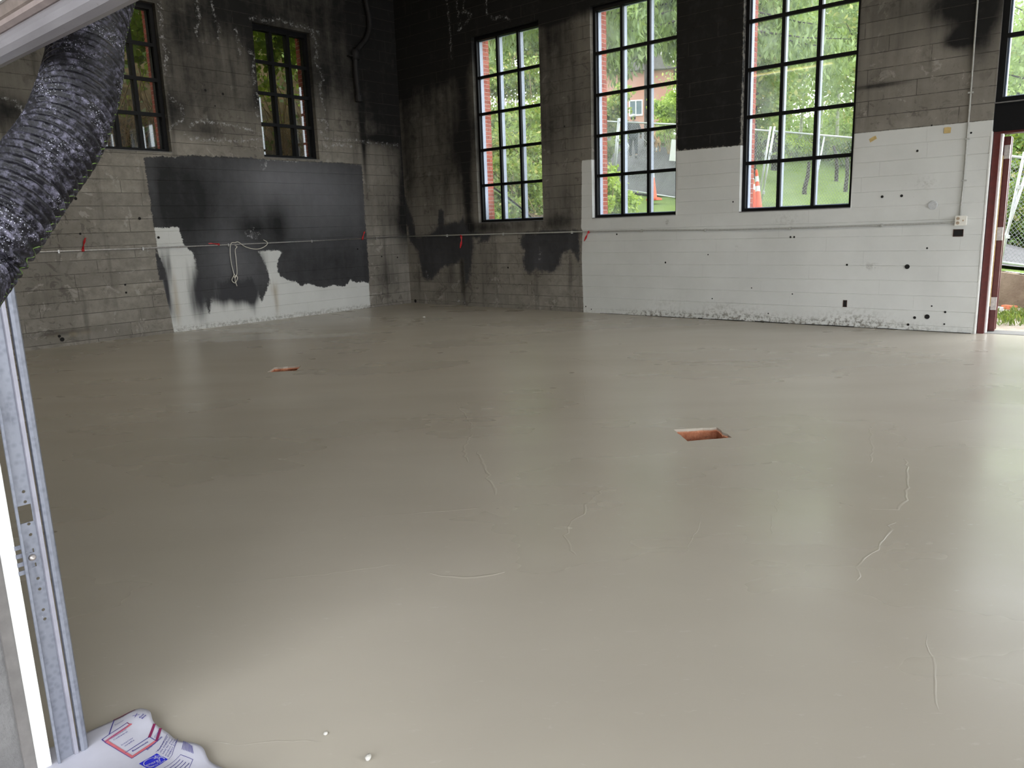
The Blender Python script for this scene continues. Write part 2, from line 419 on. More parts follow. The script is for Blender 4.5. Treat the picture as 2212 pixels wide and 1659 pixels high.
def blobs(U, V, L):
    s = np.zeros(U.shape)
    for u, v, ru, rv, a in L: s = s + a*np.exp(-((U-u)/ru)**2-((V-v)/rv)**2)
    return s
def vnoise(U, V, f, seed):
    r = np.random.default_rng(seed); g = r.random((64, 64))
    x = U*f % 64; y = V*f % 64; xi = x.astype(int) % 64; yi = y.astype(int) % 64; fx = x-np.floor(x); fy = y-np.floor(y)
    fx = fx*fx*(3-2*fx); fy = fy*fy*(3-2*fy); x2 = (xi+1) % 64; y2 = (yi+1) % 64
    return (g[xi, yi]*(1-fx)+g[x2, yi]*fx)*(1-fy)+(g[xi, y2]*(1-fx)+g[x2, y2]*fx)*fy

# ------------------------------------------------------------------ wall builder
def lines(a, b, step, snaps):
    L = list(np.arange(a, b, step))+[b]; S = sorted(set(snaps))
    L = [q for q in L if all(abs(q-s) > .4*step for s in S) or q in (a, b)]
    return np.array(sorted(set(L+[s for s in S if a <= s <= b])))
def board_wall(name, u0, u1, v0, v1, holes, step, row, zoff, place, attrs, m, thick=.42):
    us = lines(u0, u1, step, [q for h in holes for q in h[:2]])
    jn = [zoff+row*k for k in range(-2, 60) if v0 < zoff+row*k < v1]
    vs = lines(v0, v1, step, [q for h in holes for q in h[2:]]+[j+d for j in jn for d in (-.008, 0, .008) if all(abs(j-q) > .02 for h in holes for q in h[2:])])
    U, V = np.meshgrid(us, vs, indexing='ij'); nu, nv = U.shape
    rowi = np.floor((V-zoff)/row).astype(int)
    rr = np.random.default_rng(5).normal(0, .0013, 80)[(rowi+5) % 80]
    dj = np.min(np.abs(V[..., None]-np.array(jn)), -1)
    D = rr+np.where(dj < .004, .0025, 0)+(vnoise(U, V, 2.2, 4)-.5)*.012+(vnoise(U, V, 9, 9)-.5)*.004
    for h in holes:
        ed = np.minimum(np.minimum(abs(U-h[0]), abs(U-h[1])), np.minimum(abs(V-h[2]), abs(V-h[3])))
        on = (U >= h[0]-1e-6) & (U <= h[1]+1e-6) & (V >= h[2]-1e-6) & (V <= h[3]+1e-6); D = np.where(on, 0, D)
    D = D*np.clip((U-u0)/.06, 0, 1)*np.clip((u1-U)/.06, 0, 1)
    X = place(U, V, D); verts = np.stack(X, -1).reshape(-1, 3)
    idx = np.arange(nu*nv).reshape(nu, nv)
    cu = (us[:-1]+us[1:])/2; cv = (vs[:-1]+vs[1:])/2; CUu, CVv = np.meshgrid(cu, cv, indexing='ij')
    keep = np.ones(CUu.shape, bool)
    for h in holes: keep &= ~((CUu > h[0]) & (CUu < h[1]) & (CVv > h[2]) & (CVv < h[3]))
    q = np.stack([idx[:-1, :-1], idx[1:, :-1], idx[1:, 1:], idx[:-1, 1:]], -1)[keep]
    faces = q.tolist(); A = {k: list(f(U, V).reshape(-1)) for k, f in attrs.items()}; vl = verts.tolist()
    for h in holes:   # reveals
        for fix, lo, hi, ax in ((h[0], h[2], h[3], 0), (h[1], h[2], h[3], 0), (h[2], h[0], h[1], 1), (h[3], h[0], h[1], 1)):
            if ax == 1 and fix <= v0+1e-6: continue
            arr = vs if ax == 0 else us; seg = [s for s in arr if lo-1e-6 <= s <= hi+1e-6]; ids = []
            for s in seg:
                uu, vv = (fix, s) if ax == 0 else (s, fix)
                i = int(np.argmin(abs(us-uu))); j = int(np.argmin(abs(vs-vv)))
                ids.append((int(idx[i, j]), len(vl))); vl.append([float(k) for k in place(uu, vv, thick)])
                for k in A: A[k].append(A[k][int(idx[i, j])])
            for (a, a2), (b, b2) in zip(ids[:-1], ids[1:]): faces.append((a, b, b2, a2))
    me = bpy.data.meshes.new(name); me.from_pydata(vl, [], faces)
    for k, arr in A.items():
        at_ = me.attributes.new(k, 'FLOAT', 'POINT'); at_.data.foreach_set('value', np.array(arr, dtype=np.float32))
    me.update(); return link(name, me, m)
pB = lambda u, v, d: (u+0*d, d+0*u, v+0*d)      # back wall, depth outward = +y
pL = lambda u, v, d: (-d+0*u, u+0*d, v+0*d)     # left wall, depth outward = -x

W1 = (2.225, 3.915, 1.715, 5.29); W2 = (5.055, 6.745, 1.715, 5.29); W3 = (7.865, 9.555, 1.715, 5.29)
DOORH = (11.245, 13.2, 0.0, 5.29)
WA = (-6.43, -5.19, 3.05, 5.42); WB = (-3.42, -2.185, 3.05, 5.42)

# ---- left wall painting: measured in the photograph, kept in wall metres
LP = lambda L: [onL(*q) for q in L]
L_rect = LP([(314,343),(430,338),(545,343),(690,352),(778,357),(784,430),(791,530),(800,664),(560,700),(378,722),(352,610),(330,470)])
L_black = LP([(310,340),(430,336),(540,341),(590,346),(700,350),(780,355),(786,430),(792,520),(798,612),(780,608),(770,611),(757,605),(745,619),(720,616),(700,622),(668,613),(650,617),(640,609),(622,606),(606,597),(600,585),(598,570),(603,556),(608,545),(600,540),(580,543),(556,542),(565,555),(574,570),(581,590),(584,606),(574,636),(566,653),(559,640),(553,622),(540,606),(522,612),(500,602),(480,612),(462,604),(457,630),(452,676),(440,650),(434,600),(425,575),(418,545),(398,530),(390,505),(386,490),(350,493),(332,491),(325,440),(318,390)])
L_wedge = LP([(337,538),(347,560),(357,585),(358,600),(346,606),(341,580)])
def L_soot_tone(U, V):
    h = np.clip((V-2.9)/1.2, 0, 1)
    s = .16+.36*h  # base tone darkens with height, soot patches come on top
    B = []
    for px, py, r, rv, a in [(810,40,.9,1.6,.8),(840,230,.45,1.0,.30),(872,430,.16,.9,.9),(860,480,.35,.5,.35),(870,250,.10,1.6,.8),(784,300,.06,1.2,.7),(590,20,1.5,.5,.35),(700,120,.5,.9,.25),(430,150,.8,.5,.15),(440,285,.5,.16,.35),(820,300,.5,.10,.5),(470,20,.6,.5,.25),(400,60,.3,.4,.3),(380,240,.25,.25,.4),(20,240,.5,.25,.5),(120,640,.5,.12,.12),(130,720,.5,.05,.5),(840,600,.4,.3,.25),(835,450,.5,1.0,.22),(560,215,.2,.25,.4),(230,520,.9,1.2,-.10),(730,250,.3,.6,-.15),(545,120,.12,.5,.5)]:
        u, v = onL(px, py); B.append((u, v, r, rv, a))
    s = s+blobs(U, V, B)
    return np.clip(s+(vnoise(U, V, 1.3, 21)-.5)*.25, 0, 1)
def L_shade(U, V):
    B = []
    for px, py, r, rv, a in [(700,430,1.3,.75,.42),(620,380,.9,.35,.25),(570,400,.5,.4,.25),(360,420,.45,.5,-.25),(420,440,.5,.5,-.2),(600,480,.22,.4,-.32),(545,490,.3,.2,-.25),(330,410,.12,.5,.25),(560,590,.5,.3,.1),(500,560,.45,.5,.30),(480,470,.3,.7,.08),(700,560,.9,.3,-.05),(770,500,.12,.8,.05)]:
        u, v = onL(px, py); B.append((u, v, r, rv, a))
    return np.clip(.20+1.25*blobs(U, V, B), 0, 1)
def L_grime(U, V):
    B = [(*onL(px, py), r, rv, a) for px, py, r, rv, a in [(490,590,.42,.46,1.0),(530,592,.34,.46,1.0),(545,640,.12,.3,.5),(470,620,.2,.35,.7),(520,630,.4,.25,.5),(560,560,.2,.3,.5),(432,620,.14,.7,.7),(352,590,.12,.5,.8),(365,560,.05,.4,.5),(362,640,.05,.35,.6),(375,680,.10,.3,.4),(595,640,.05,.5,.35),(545,680,.5,.1,.1),(450,560,.1,.6,.6),(600,560,.02,.3,.25),(400,560,.05,.5,.2),(415,650,.2,.5,.45)]]
    return np.clip(blobs(U, V, B), 0, 1)
L_salt_lines = [LP(q) for q in [
    [(346,0),(348,50),(352,95),(360,112),(357,140),(358,160)], [(363,205),(372,215),(388,228),(397,246),(392,260),(372,272),(366,280)],
    [(410,272),(432,261),(470,266),(515,272),(545,283),(560,290)], [(396,290),(415,300),(450,302),(500,305),(520,304),(562,301)],
    [(540,40),(556,38),(580,48),(598,42),(625,50),(660,60),(690,72)], [(672,70),(683,90),(684,120),(678,135),(692,150),(698,172),(690,185),(693,205),(702,238)],
    [(690,262),(700,259),(708,270),(703,282),(692,276)], [(692,285),(706,298),(735,305),(765,301),(800,309),(858,313)], [(703,330),(704,315),(720,313),(760,315)],
    [(538,110),(550,122),(546,150),(552,190),(556,215),(556,250)], [(425,0),(430,40),(424,70),(436,92)], [(455,0),(462,30),(474,60),(472,82)], [(510,60),(512,90),(520,115)],
    [(562,348),(564,358)], [(574,352),(571,364)], [(0,210),(30,215),(45,235),(55,250)],
    [(545,497),(552,515),(560,500)], [(530,505),(545,512),(538,500)]]]
def L_salt(U, V):
    d = np.full(U.shape, 9.0)
    for q in L_salt_lines: d = np.minimum(d, seg_d(U, V, q, False))
    return d+.004
def L_rust(U, V):
    B = [(*onL(px, py), r, rv, a) for px, py, r, rv, a in [(383,670,.045,.28,.6),(378,620,.035,.25,.4),(598,650,.045,.25,.5),(592,625,.07,.12,.5),(150,722,.35,.035,.4)]]
    return np.clip(blobs(U, V, B), 0, 1)
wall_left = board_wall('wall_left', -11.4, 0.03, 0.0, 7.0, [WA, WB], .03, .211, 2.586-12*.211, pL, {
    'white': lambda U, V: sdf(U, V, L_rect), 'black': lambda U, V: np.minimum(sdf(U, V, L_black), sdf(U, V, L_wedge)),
    'soot': L_soot_tone, 'shade': L_shade, 'grime': L_grime, 'salt': L_salt, 'rust': L_rust,
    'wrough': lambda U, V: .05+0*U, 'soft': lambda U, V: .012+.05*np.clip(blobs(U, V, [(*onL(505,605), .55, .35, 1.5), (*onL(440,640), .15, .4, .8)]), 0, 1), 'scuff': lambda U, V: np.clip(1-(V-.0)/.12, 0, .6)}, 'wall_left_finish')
tag(wall_left, 'board-marked concrete side wall with black painted block, peeling white and soot', 'wall', kind='structure')

# ---- back wall painting
BP = lambda L: [onB(*q) for q in L]
B_white = [(4.83,-.2),(4.815,.5),(4.80,1.0),(4.835,1.5),(4.80,1.55),(4.825,2.2),(4.84,2.745),(5.2,2.745),(6.7,2.745),(7.9,2.735),(9.5,2.735),(11.6,2.735),(11.6,-.2)]
B_blk = [[(6.76,2.75),(7.86,2.74),(7.87,7.2),(6.7,7.2)],
    BP([(884,512),(893,525),(902,545),(906,570),(912,597),(924,607),(936,602),(948,583),(958,575),(985,566),(1000,562),(1004,615),(1014,612),(1018,560),(1024,535),(1022,514),(1036,514),(1034,526),(1056,522),(1060,506),(1010,500),(1000,470),(990,480),(960,485),(958,455),(948,455),(945,490),(930,505),(915,510)]),
    BP([(1126,508),(1124,530),(1133,542),(1129,562),(1134,582),(1142,592),(1158,585),(1196,584),(1207,572),(1211,549),(1222,542),(1240,545),(1248,565),(1253,560),(1253,500),(1235,498),(1200,497),(1168,500)]),
    BP([(868,420),(878,430),(890,470),(897,500),(896,530),(886,525),(880,490),(872,470)])]
def B_black(U, V):
    d = sdf(U, V, B_blk[0])
    for q in B_blk[1:]: d = np.minimum(d, sdf(U, V, q))
    return d
def B_soot_tone(U, V):
    h = np.clip((V-1.8)/1.6, 0, 1); s = .10+.22*h+(.10+.16*h)*np.clip((5.2-U)/1.0, 0, 1)  # base tone darkens with height and towards the room corner
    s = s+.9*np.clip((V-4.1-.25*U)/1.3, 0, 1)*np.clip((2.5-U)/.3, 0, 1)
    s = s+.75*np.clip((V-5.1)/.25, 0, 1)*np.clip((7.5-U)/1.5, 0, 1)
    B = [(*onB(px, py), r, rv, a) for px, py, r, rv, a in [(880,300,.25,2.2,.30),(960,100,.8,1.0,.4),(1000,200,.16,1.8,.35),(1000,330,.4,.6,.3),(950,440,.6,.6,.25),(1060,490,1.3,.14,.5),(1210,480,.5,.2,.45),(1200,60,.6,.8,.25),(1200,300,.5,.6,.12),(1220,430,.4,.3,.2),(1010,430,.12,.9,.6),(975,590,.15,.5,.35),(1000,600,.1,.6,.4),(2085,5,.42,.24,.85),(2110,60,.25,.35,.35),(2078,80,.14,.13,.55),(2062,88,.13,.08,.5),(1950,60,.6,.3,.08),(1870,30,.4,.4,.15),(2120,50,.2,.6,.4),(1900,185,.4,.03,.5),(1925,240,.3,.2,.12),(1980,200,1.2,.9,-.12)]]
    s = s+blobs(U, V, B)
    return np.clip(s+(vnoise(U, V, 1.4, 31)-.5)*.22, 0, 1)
def B_shade(U, V):
    s = np.where((U > 6.5) & (V > 2.6), .0, .22)
    return np.clip(s+blobs(U, V, [(*onB(1166,560), .25, .3, .12), (*onB(950,560), .3, .3, .1)]), 0, 1)
def B_salt(U, V):
    d = np.full(U.shape, 9.0)
    for q in [[(965,0),(972,60),(975,130)], [(985,0),(990,30),(992,65)], [(1003,0),(1000,25),(1018,30),(1010,45),(995,60)], [(1050,0),(1052,30),(1065,40),(1090,38),(1100,45)], [(1167,535),(1168,545),(1166,560)], [(1005,655),(990,650),(985,648)], [(920,585),(924,600)]]:
        d = np.minimum(d, seg_d(U, V, BP(q), False))
    return d+.006
def B_scuff(U, V):
    s = 1.5*np.exp(-(V/.085)**2)*np.clip((U-5.2)*.6, 0.1, 1)*np.clip((11-U)*1.0, .15, 1)
    B = [(*onB(px, py), r, rv, a) for px, py, r, rv, a in [(1440,480,.04,.04,.8),(1558,668,.3,.12,.3),(1600,680,.5,.12,.35),(1845,690,.4,.12,.6),(1415,678,.3,.06,.7),(1880,575,.10,.05,.5),(1700,475,.2,.08,.3),(1440,655,.3,.1,.2),(1590,535,.02,.03,.8),(2000,395,.12,.08,.3)]]
    return np.clip(s+blobs(U, V, B), 0, 1)
zero = lambda U, V: 0*U
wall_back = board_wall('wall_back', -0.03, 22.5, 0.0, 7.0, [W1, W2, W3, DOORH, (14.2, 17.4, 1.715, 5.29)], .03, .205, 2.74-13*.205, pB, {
    'white': lambda U, V: sdf(U, V, B_white), 'black': B_black, 'soot': B_soot_tone, 'shade': B_shade, 'grime': zero, 'salt': B_salt, 'rust': zero,
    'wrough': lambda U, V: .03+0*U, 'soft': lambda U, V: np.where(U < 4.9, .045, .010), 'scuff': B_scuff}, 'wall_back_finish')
tag(wall_back, 'board-marked concrete wall with tall windows, white painted lower part and soot', 'wall', kind='structure')

gap = MB()  # dark strip along the wall foot: shade of the gap put into colour
rg = np.random.default_rng(3); x_ = 5.2
while x_ < 11.1:
    w_ = .08+.25*rg.random(); h_ = .004+.012*rg.random()*(1 if x_ > 7 else .4); gap.box((x_, -.010, 0), (min(11.2, x_+w_), -.004, h_)); x_ += w_
obj('base_gap_strip', gap, 'flat_black', wall_back)

# ---- other walls, ceiling
def wallbox(name, pieces, label, m='wall_plain_finish'):
    mb = MB()
    for a, b in pieces: mb.box(a, b)
    o = obj(name, mb, m); tag(o, label, 'wall', kind='structure'); return o
FY = -11.14
wallbox('wall_front', [((-.42,FY-.4,0),(10.70,FY,7)), ((13.85,FY-.4,0),(14.6,FY,7)), ((10.70,FY-.4,3.3),(13.85,FY,7)), ((14.6,FY-.4,3.4),(22.5,FY,7)), ((21.6,FY-.4,0),(22.5,FY,3.4))], 'concrete front wall with the overhead door opening and an unseen one added for light')  # unseen second opening added, pier placed to shape the incoming light
wallbox('wall_wing_shade', [((9.9,-19.5,0),(10.3,FY-.4,5.2))], 'unseen concrete wing wall added to block sky light beside the overhead door')  # unseen wall, added to darken the floor near the left jamb
wallbox('wall_right', [((22.5,FY-.4,5.6),(22.9,.42,7)), ((22.5,FY-.4,0),(22.9,-10.7,5.6)), ((22.5,-.7,0),(22.9,.42,5.6))], 'unseen concrete end wall with a wide open bay added for light')  # open bay in this unseen wall is added to let daylight in
o = obj('ceiling', MB().box((-.42,FY-.4,7),(22.9,.42,7.25)), 'ceiling_dark'); tag(o, 'dark ceiling above the concrete walls', 'ceiling', kind='structure')

# ------------------------------------------------------------------ floor with two square openings
H1 = [onF(1455,928), onF(1485,953), onF(1581,945), onF(1548,923)]
H2 = [onF(578,804), onF(640,800.5), onF(651,790), onF(592,794)]
def floor_mesh():
    from mathutils.geometry import delaunay_2d_cdt
    outer = [(-.1,FY-.4),(22.9,FY-.4),(22.9,.42),(-.1,.42)]
    def ragged(h, k):
        out = []; r = np.random.default_rng(k)
        for i in range(4):
            a = np.array(h[i]); b = np.array(h[(i+1) % 4])
            for j in range(6):
                f = j/6; q = a+(b-a)*f+(r.normal(0, .004, 2) if j else 0); out.append(tuple(q))
        return out
    holes = [ragged(H1, 1), ragged(H2, 2)]
    vs = [Vector(p) for p in outer]; es = []; fs = [list(range(4))]
    es += [(i, (i+1) % 4) for i in range(4)]
    for h in holes:
        b = len(vs); vs += [Vector(p) for p in h]; n = len(h); es += [(b+i, b+(i+1) % n) for i in range(n)]
    V2, E2, F2, _, _, _ = delaunay_2d_cdt(vs, es, [], 1, 1e-5)
    mb = MB(); mb.v = [(v.x, v.y, 0.0) for v in V2]
    hp = [[tuple(p) for p in h] for h in holes]
    for f in F2:
        c = sum((V2[i] for i in f), Vector((0, 0)))/len(f)
        if not any(inside(np.array(c.x), np.array(c.y), h) for h in hp): mb.f.append(tuple(f))
    rims = MB()
    for h in hp:   # slab edge going down
        b = len(mb.v); n = len(h); mb.v += [(x, y, 0) for x, y in h]+[(x, y, -.03) for x, y in h]
        mb.f += [(b+i, b+(i+1) % n, b+n+(i+1) % n, b+n+i) for i in range(n)]
    return mb, hp
fm, holes_poly = floor_mesh()
floor = obj('floor', fm, 'floor_finish', fixn=False); tag(floor, 'freshly skimmed grey concrete floor with a damp sheen', 'floor', kind='structure')
me = floor.data; bm = bmesh.new(); bm.from_mesh(me)
for f in bm.faces:
    if abs(f.normal.z) > .5 and f.normal.z < 0: f.normal_flip()
bm.to_mesh(me); bm.free()
for h, hp, lab in ((H1, holes_poly[0], 'clay-lined square pit sunk in the floor, larger opening'), (H2, holes_poly[1], 'clay-lined square pit sunk in the floor near the painted wall')):
    c = np.mean(np.array(h), 0); root = empty('floor_pit', (c[0], c[1], -.30), lab, 'pit', kind='structure')
    n = len(hp); k = n//4
    for i in range(4):
        s = MB(); ids = [(i*k+j) % n for j in range(k+1)]
        for a, b in zip(ids[:-1], ids[1:]):
            pa = np.array(hp[a]); pb = np.array(hp[b]); s.poly([(*pa, -.02), (*pb, -.02), (*pb, -.30), (*pa, -.30)])
        obj('pit_side', s, 'clay_side', root, fixn=False)
    obj('pit_base', MB().poly([(x, y, -.30) for x, y in hp]), 'clay_side', root, fixn=False)

# raised trowel ridges and cracks left in the skim
def ridge(pts, w=.010, hgt=.0035, seed=0):
    w *= .5; hgt *= .26
    r = np.random.default_rng(seed); P = [np.array(onF(*q)) for q in pts]; out = []
    for a, b in zip(P[:-1], P[1:]):
        n = max(2, int(np.hypot(*(b-a))/.05))
        for j in range(n): out.append(a+(b-a)*j/n+r.normal(0, .008, 2))
    out.append(P[-1]); mb = MB()
    for i, q in enumerate(out):
        tg = out[min(i+1, len(out)-1)]-out[max(i-1, 0)]; tg = tg/max(1e-6, np.hypot(*tg)); nn = np.array([-tg[1], tg[0]])
        ww = w*(.6+.8*r.random())*(0.2 if i in (0, len(out)-1) else 1)
        hh = hgt*(.5+r.random())
        for s_, z in ((-1, .0002), (-.25, hh), (.35, hh*.8), (1, .0002)): mb.v.append((q[0]+nn[0]*ww*s_, q[1]+nn[1]*ww*s_, z))
        if i:
            b = 4*i
            for k in range(3): mb.f.append((b-4+k, b-3+k, b+1+k, b+k))
    return obj('trowel_ridge', mb, 'floor_finish', floor, smooth=True)
for i, (q, w, h) in enumerate([
    ([(985,868),(1003,895),(1018,915),(1012,950),(1000,975),(1012,1000)], .018, .005), ([(1030,975),(1048,1010),(1062,1045),(1070,1070)], .02, .005),
    ([(1305,1055),(1265,1090),(1262,1110),(1232,1125),(1222,1165),(1232,1190),(1245,1200)], .014, .004), ([(1700,1090),(1600,1095),(1500,1078),(1405,1060)], .012, .003),
    ([(1880,920),(1885,975),(1880,1000)], .014, .004), ([(1955,990),(1962,1030),(1960,1080),(1940,1100),(1880,1100)], .016, .005),
    ([(1930,1130),(1900,1180),(1860,1215),(1850,1255)], .012, .004), ([(1100,900),(1200,903),(1330,903),(1400,905)], .014, .003),
    ([(985,850),(850,862),(700,866)], .012, .003), ([(900,1040),(720,1055),(560,1062)], .016, .0035), ([(1040,1098),(900,1108),(700,1125),(560,1140)], .014, .0035),
    ([(925,1240),(1000,1247),(1090,1236)], .018, .006), ([(430,1604),(560,1603),(700,1604)], .005, .002), ([(1210,770),(1260,778),(1310,790),(1340,797)], .018, .005),
    ([(1265,815),(1262,850),(1266,880)], .012, .003), ([(650,782),(760,770),(900,765),(1040,752),(1130,744)], .015, .003), ([(1635,735),(1700,738),(1740,742)], .01, .003),
    ([(1985,775),(2020,770),(2060,760),(2090,755)], .018, .005), ([(1880,930),(1960,928),(2060,912),(2120,905)], .012, .003), ([(2090,945),(2212,955)], .012, .003),
    ([(400,820),(450,815),(560,808)], .01, .003), ([(1580,985),(1560,1040),(1520,1110),(1480,1200)], .006, .002), ([(1690,1010),(1680,1080),(1660,1160)], .006, .002),
    ([(2000,1370),(2015,1440),(2030,1540)], .008, .002), ([(1810,1085),(1830,1090),(1845,1095)], .02, .006), ([(880,1215),(700,1240),(500,1260)], .01, .003)]):
    ridge(q, w, h, i)

# ------------------------------------------------------------------ windows
def bx(mb, place, u0, u1, v0, v1, d0, d1):
    P = [place(u, v, d) for d in (d0, d1) for v in (v0, v1) for u in (u0, u1)]; n = len(mb.v)
    mb.v += [tuple(float(k) for k in q) for q in P]
    mb.f += [tuple(n+i for i in q) for q in ((0,1,3,2),(4,6,7,5),(0,4,5,1),(2,3,7,6),(0,2,6,4),(1,5,7,3))]
    return mb
def window(name, hole, place, nc, nr, d, label, outer, glass, fw=.055, mw=.052, bottom=None):
    u0, u1, v0, v1 = hole; root = empty(name, place((u0+u1)/2, v0, d), label, 'window', kind='structure')
    f = MB(); bx(f, place, u0, u0+fw, v0, v1, d, d+.06); bx(f, place, u1-fw, u1, v0, v1, d, d+.06)
    bx(f, place, u0+fw, u1-fw, v1-fw*1.4, v1, d, d+.06); bx(f, place, u0+fw, u1-fw, v0, v0+fw, d, d+.06); obj('frame', f, 'black_steel', root)
    a0, a1, b0, b1 = u0+fw, u1-fw, v0+fw, v1-fw*1.4
    cu = [a0+(a1-a0)*i/nc for i in range(nc+1)]; cv = [b0+(b1-b0)*i/nr for i in range(nr+1)]
    for x in cu[1:-1]: obj('mullion', bx(MB(), place, x-mw/2, x+mw/2, b0, b1, d+.002, d+.058), 'black_steel', root)
    for y in cv[1:-1]:
        obj('glazing_bar', bx(MB(), place, a0, a1, y-mw/2, y+mw/2, d-.004, d+.05), 'black_steel', root)
    om = 'outer_aluminium' if outer else 'black_steel'
    for x in cu: obj('outer_mullion', bx(MB(), place, max(u0+.005, x-.020), min(u1-.005, x+.020), v0+.012, v1-.02, d+.064, d+.15), om, root)
    for y in cv: obj('outer_bar', bx(MB(), place, u0+.02, u1-.02, y-.014, y+.014, d+.066, d+.10), om, root)
    for i in range(nc):
        for j in range(nr):
            P = [place(x, y, d+.0615) for x, y in ((cu[i], cv[j]), (cu[i+1], cv[j]), (cu[i+1], cv[j+1]), (cu[i], cv[j+1]))]
            obj('pane', MB().poly([tuple(float(k) for k in q) for q in P]), glass, root, fixn=False)
    s = MB(); bx(s, place, u0+.004, u1-.004, v0-.0, v0+.012, -.012, d-.002); obj('sill', s, 'jamb_concrete', root)
    s = MB(); bx(s, place, u0, u1, v0-.02, v0+.012, d+.18, .46); obj('outer_sill', s, 'jamb_concrete', root)
    return root
window('window_1', WA, pL, 3, 4, .10, 'black twelve-pane window high on side wall, partly behind the hose', False, 'window_glass_dark', .06, .058)
window('window_2', WB, pL, 3, 4, .10, 'black twelve-pane window high on side wall near the corner', False, 'window_glass_dark', .06, .058)
window('window_3', W1, pB, 3, 5, .085, 'tall black fifteen-pane window next to the room corner, ivy bank outside', True, 'window_glass')
window('window_4', W2, pB, 3, 5, .085, 'tall black fifteen-pane window with a dog walker outside', True, 'window_glass')
window('window_5', W3, pB, 3, 5, .085, 'tall black fifteen-pane window over white paint, lawn and cones outside', True, 'window_glass')
window('window_6', (11.245, 13.2, 2.93, 5.29), pB, 3, 3, .05, 'black window above the open red-framed doorway', True, 'window_glass', .075)
window('window_7', (14.2, 17.4, 1.715, 5.29), pB, 5, 5, .085, 'black multi-pane window past the red-framed doorway', True, 'window_glass')
# brick reveals outside the windows: every brick its own piece of the wall
bmesh_full = MB().box((0,0,0),(.10,.197,.066)); bme = bpy.data.meshes.new('brick'); bme.from_pydata(bmesh_full.v, [], bmesh_full.f); bme.materials.append(M['brick_red'])
bmesh_half = MB().box((0,0,0),(.10,.094,.066)); bme2 = bpy.data.meshes.new('brick_half'); bme2.from_pydata(bmesh_half.v, [], bmesh_half.f); bme2.materials.append(M['brick_red'])
def brick_jamb(wall, x, y, z0, z1, sgn):
    k = 0; z = z0
    while z < z1:
        for off in ((0.0,) if k % 2 else (0.0, .103)):
            b = bpy.data.objects.new('brick', bme if k % 2 else bme2); COL.objects.link(b); b.parent = wall
            if sgn == 'B': b.location = (x-.10+(k*7 % 5-2)*.0008, y+off, z)
            else: b.location = (x-off, y, z); b.rotation_euler = (0, 0, math.pi/2)
        k += 1; z += .076
for w in (W1, W2, W3):
    brick_jamb(wall_back, w[0]+.018, .275, w[2], w[3], 'B')
    o = obj('mortar_bed', MB().box((w[0]-.10, .27, w[2]-.05), (w[0]+.011, .465, w[3]+.05)), 'mortar', wall_back)
for w in (WA, WB):
    brick_jamb(wall_left, -.275, w[1]-.018, w[2], w[3], 'L')
    o = obj('mortar_bed', MB().box((-.465, w[1]-.011, w[2]-.05), (-.27, w[1]+.10, w[3]+.05)), 'mortar', wall_left)

# ------------------------------------------------------------------ doorway at the end of the back wall
dr = empty('door_1', (11.3, .1, 0), 'dark red steel door frame with hinges around the open doorway', 'door frame', kind='structure')
obj('beam', MB().box((11.25, .03, 2.59), (13.2, .30, 2.925)), 'black_steel', dr)
obj('frame_post', MB().box((11.255, .06, 0), (11.335, .13, 2.565)), 'red_paint', dr, bevel=.004)
obj('frame_stop', MB().box((11.335, .115, 0), (11.350, .20, 2.565)), 'white_trim', dr)
obj('frame_rebate', MB().box((11.315, .20, 0), (11.345, .26, 2.565)), 'red_paint', dr)
obj('edge_strip', MB().box((11.345, .235, .35), (11.354, .25, 2.3)), 'tape_tan', dr)
obj('door_edge', MB().box((11.315, .30, .012), (11.415, .36, 2.54)), 'red_paint', dr, bevel=.003)
obj('frame_head', MB().box((11.255, .06, 2.565), (13.2, .30, 2.60)), 'red_paint', dr)
obj('corner_bead', MB().box((11.235, -.006, 0), (11.252, .05, 2.60)), 'white_trim', dr)
for z in (.30, 1.22, 2.26):
    h = MB().box((11.352, .262, z), (11.418, .298, z+.17)); obj('hinge', h, 'hinge_metal', dr)
obj('door_leaf', MB().box((10.42, .50, .012), (11.40, .545, 2.54)), 'red_paint', dr, bevel=.003)
obj('threshold', MB().box((11.25, .10, -.02), (13.2, .46, .006)), 'apron_concrete', dr)

# ------------------------------------------------------------------ front door opening: jamb, track, raised door, hose
cp = empty('shade_canopy', (12.2,-13.1,0), 'unseen flat roof on posts added to shade the overhead door threshold', 'shade_canopy', kind='structure')  # unseen roof on posts, added to block sky light at the threshold
obj('shade_canopy_roof', MB().box((10.3,-14.1,3.45),(14.3,FY-.4,3.6)), 'ceiling_dark', cp)
for x in (10.5,14.1): obj('shade_canopy_post', MB().box((x-.06,-14.0,-.02),(x+.06,-13.88,3.45)), 'black_steel', cp)

jb = empty('trim_1', (10.75, -11.3, 0), 'rough concrete door jamb edged with a bright white strip', 'jamb', kind='structure')
mb = MB(); 
obj('jamb_face', MB().box((10.70, FY-.46, 0), (10.775, FY-.062, 3.3)), 'jamb_concrete', jb, bevel=.006)
obj('backing_strip', MB().box((10.70, FY-.072, 0), (10.788, FY-.034, 3.3)), 'jamb_beige', jb)
obj('edge_strip', MB().box((10.70, FY-.040, 0), (10.80, FY-.004, 3.3)), 'white_trim', jb, bevel=.002)

tr = empty('door_track', (10.8, -11.09, 0), 'galvanised steel door track with bolt holes standing along the jamb', 'door track')
def ext(name, prof, z0, z1, m, parent, **k):
    return obj(name, MB().prism(prof, lambda a, b, t: (a, b, z0 if t == 0 else z1)), m, parent, **k)
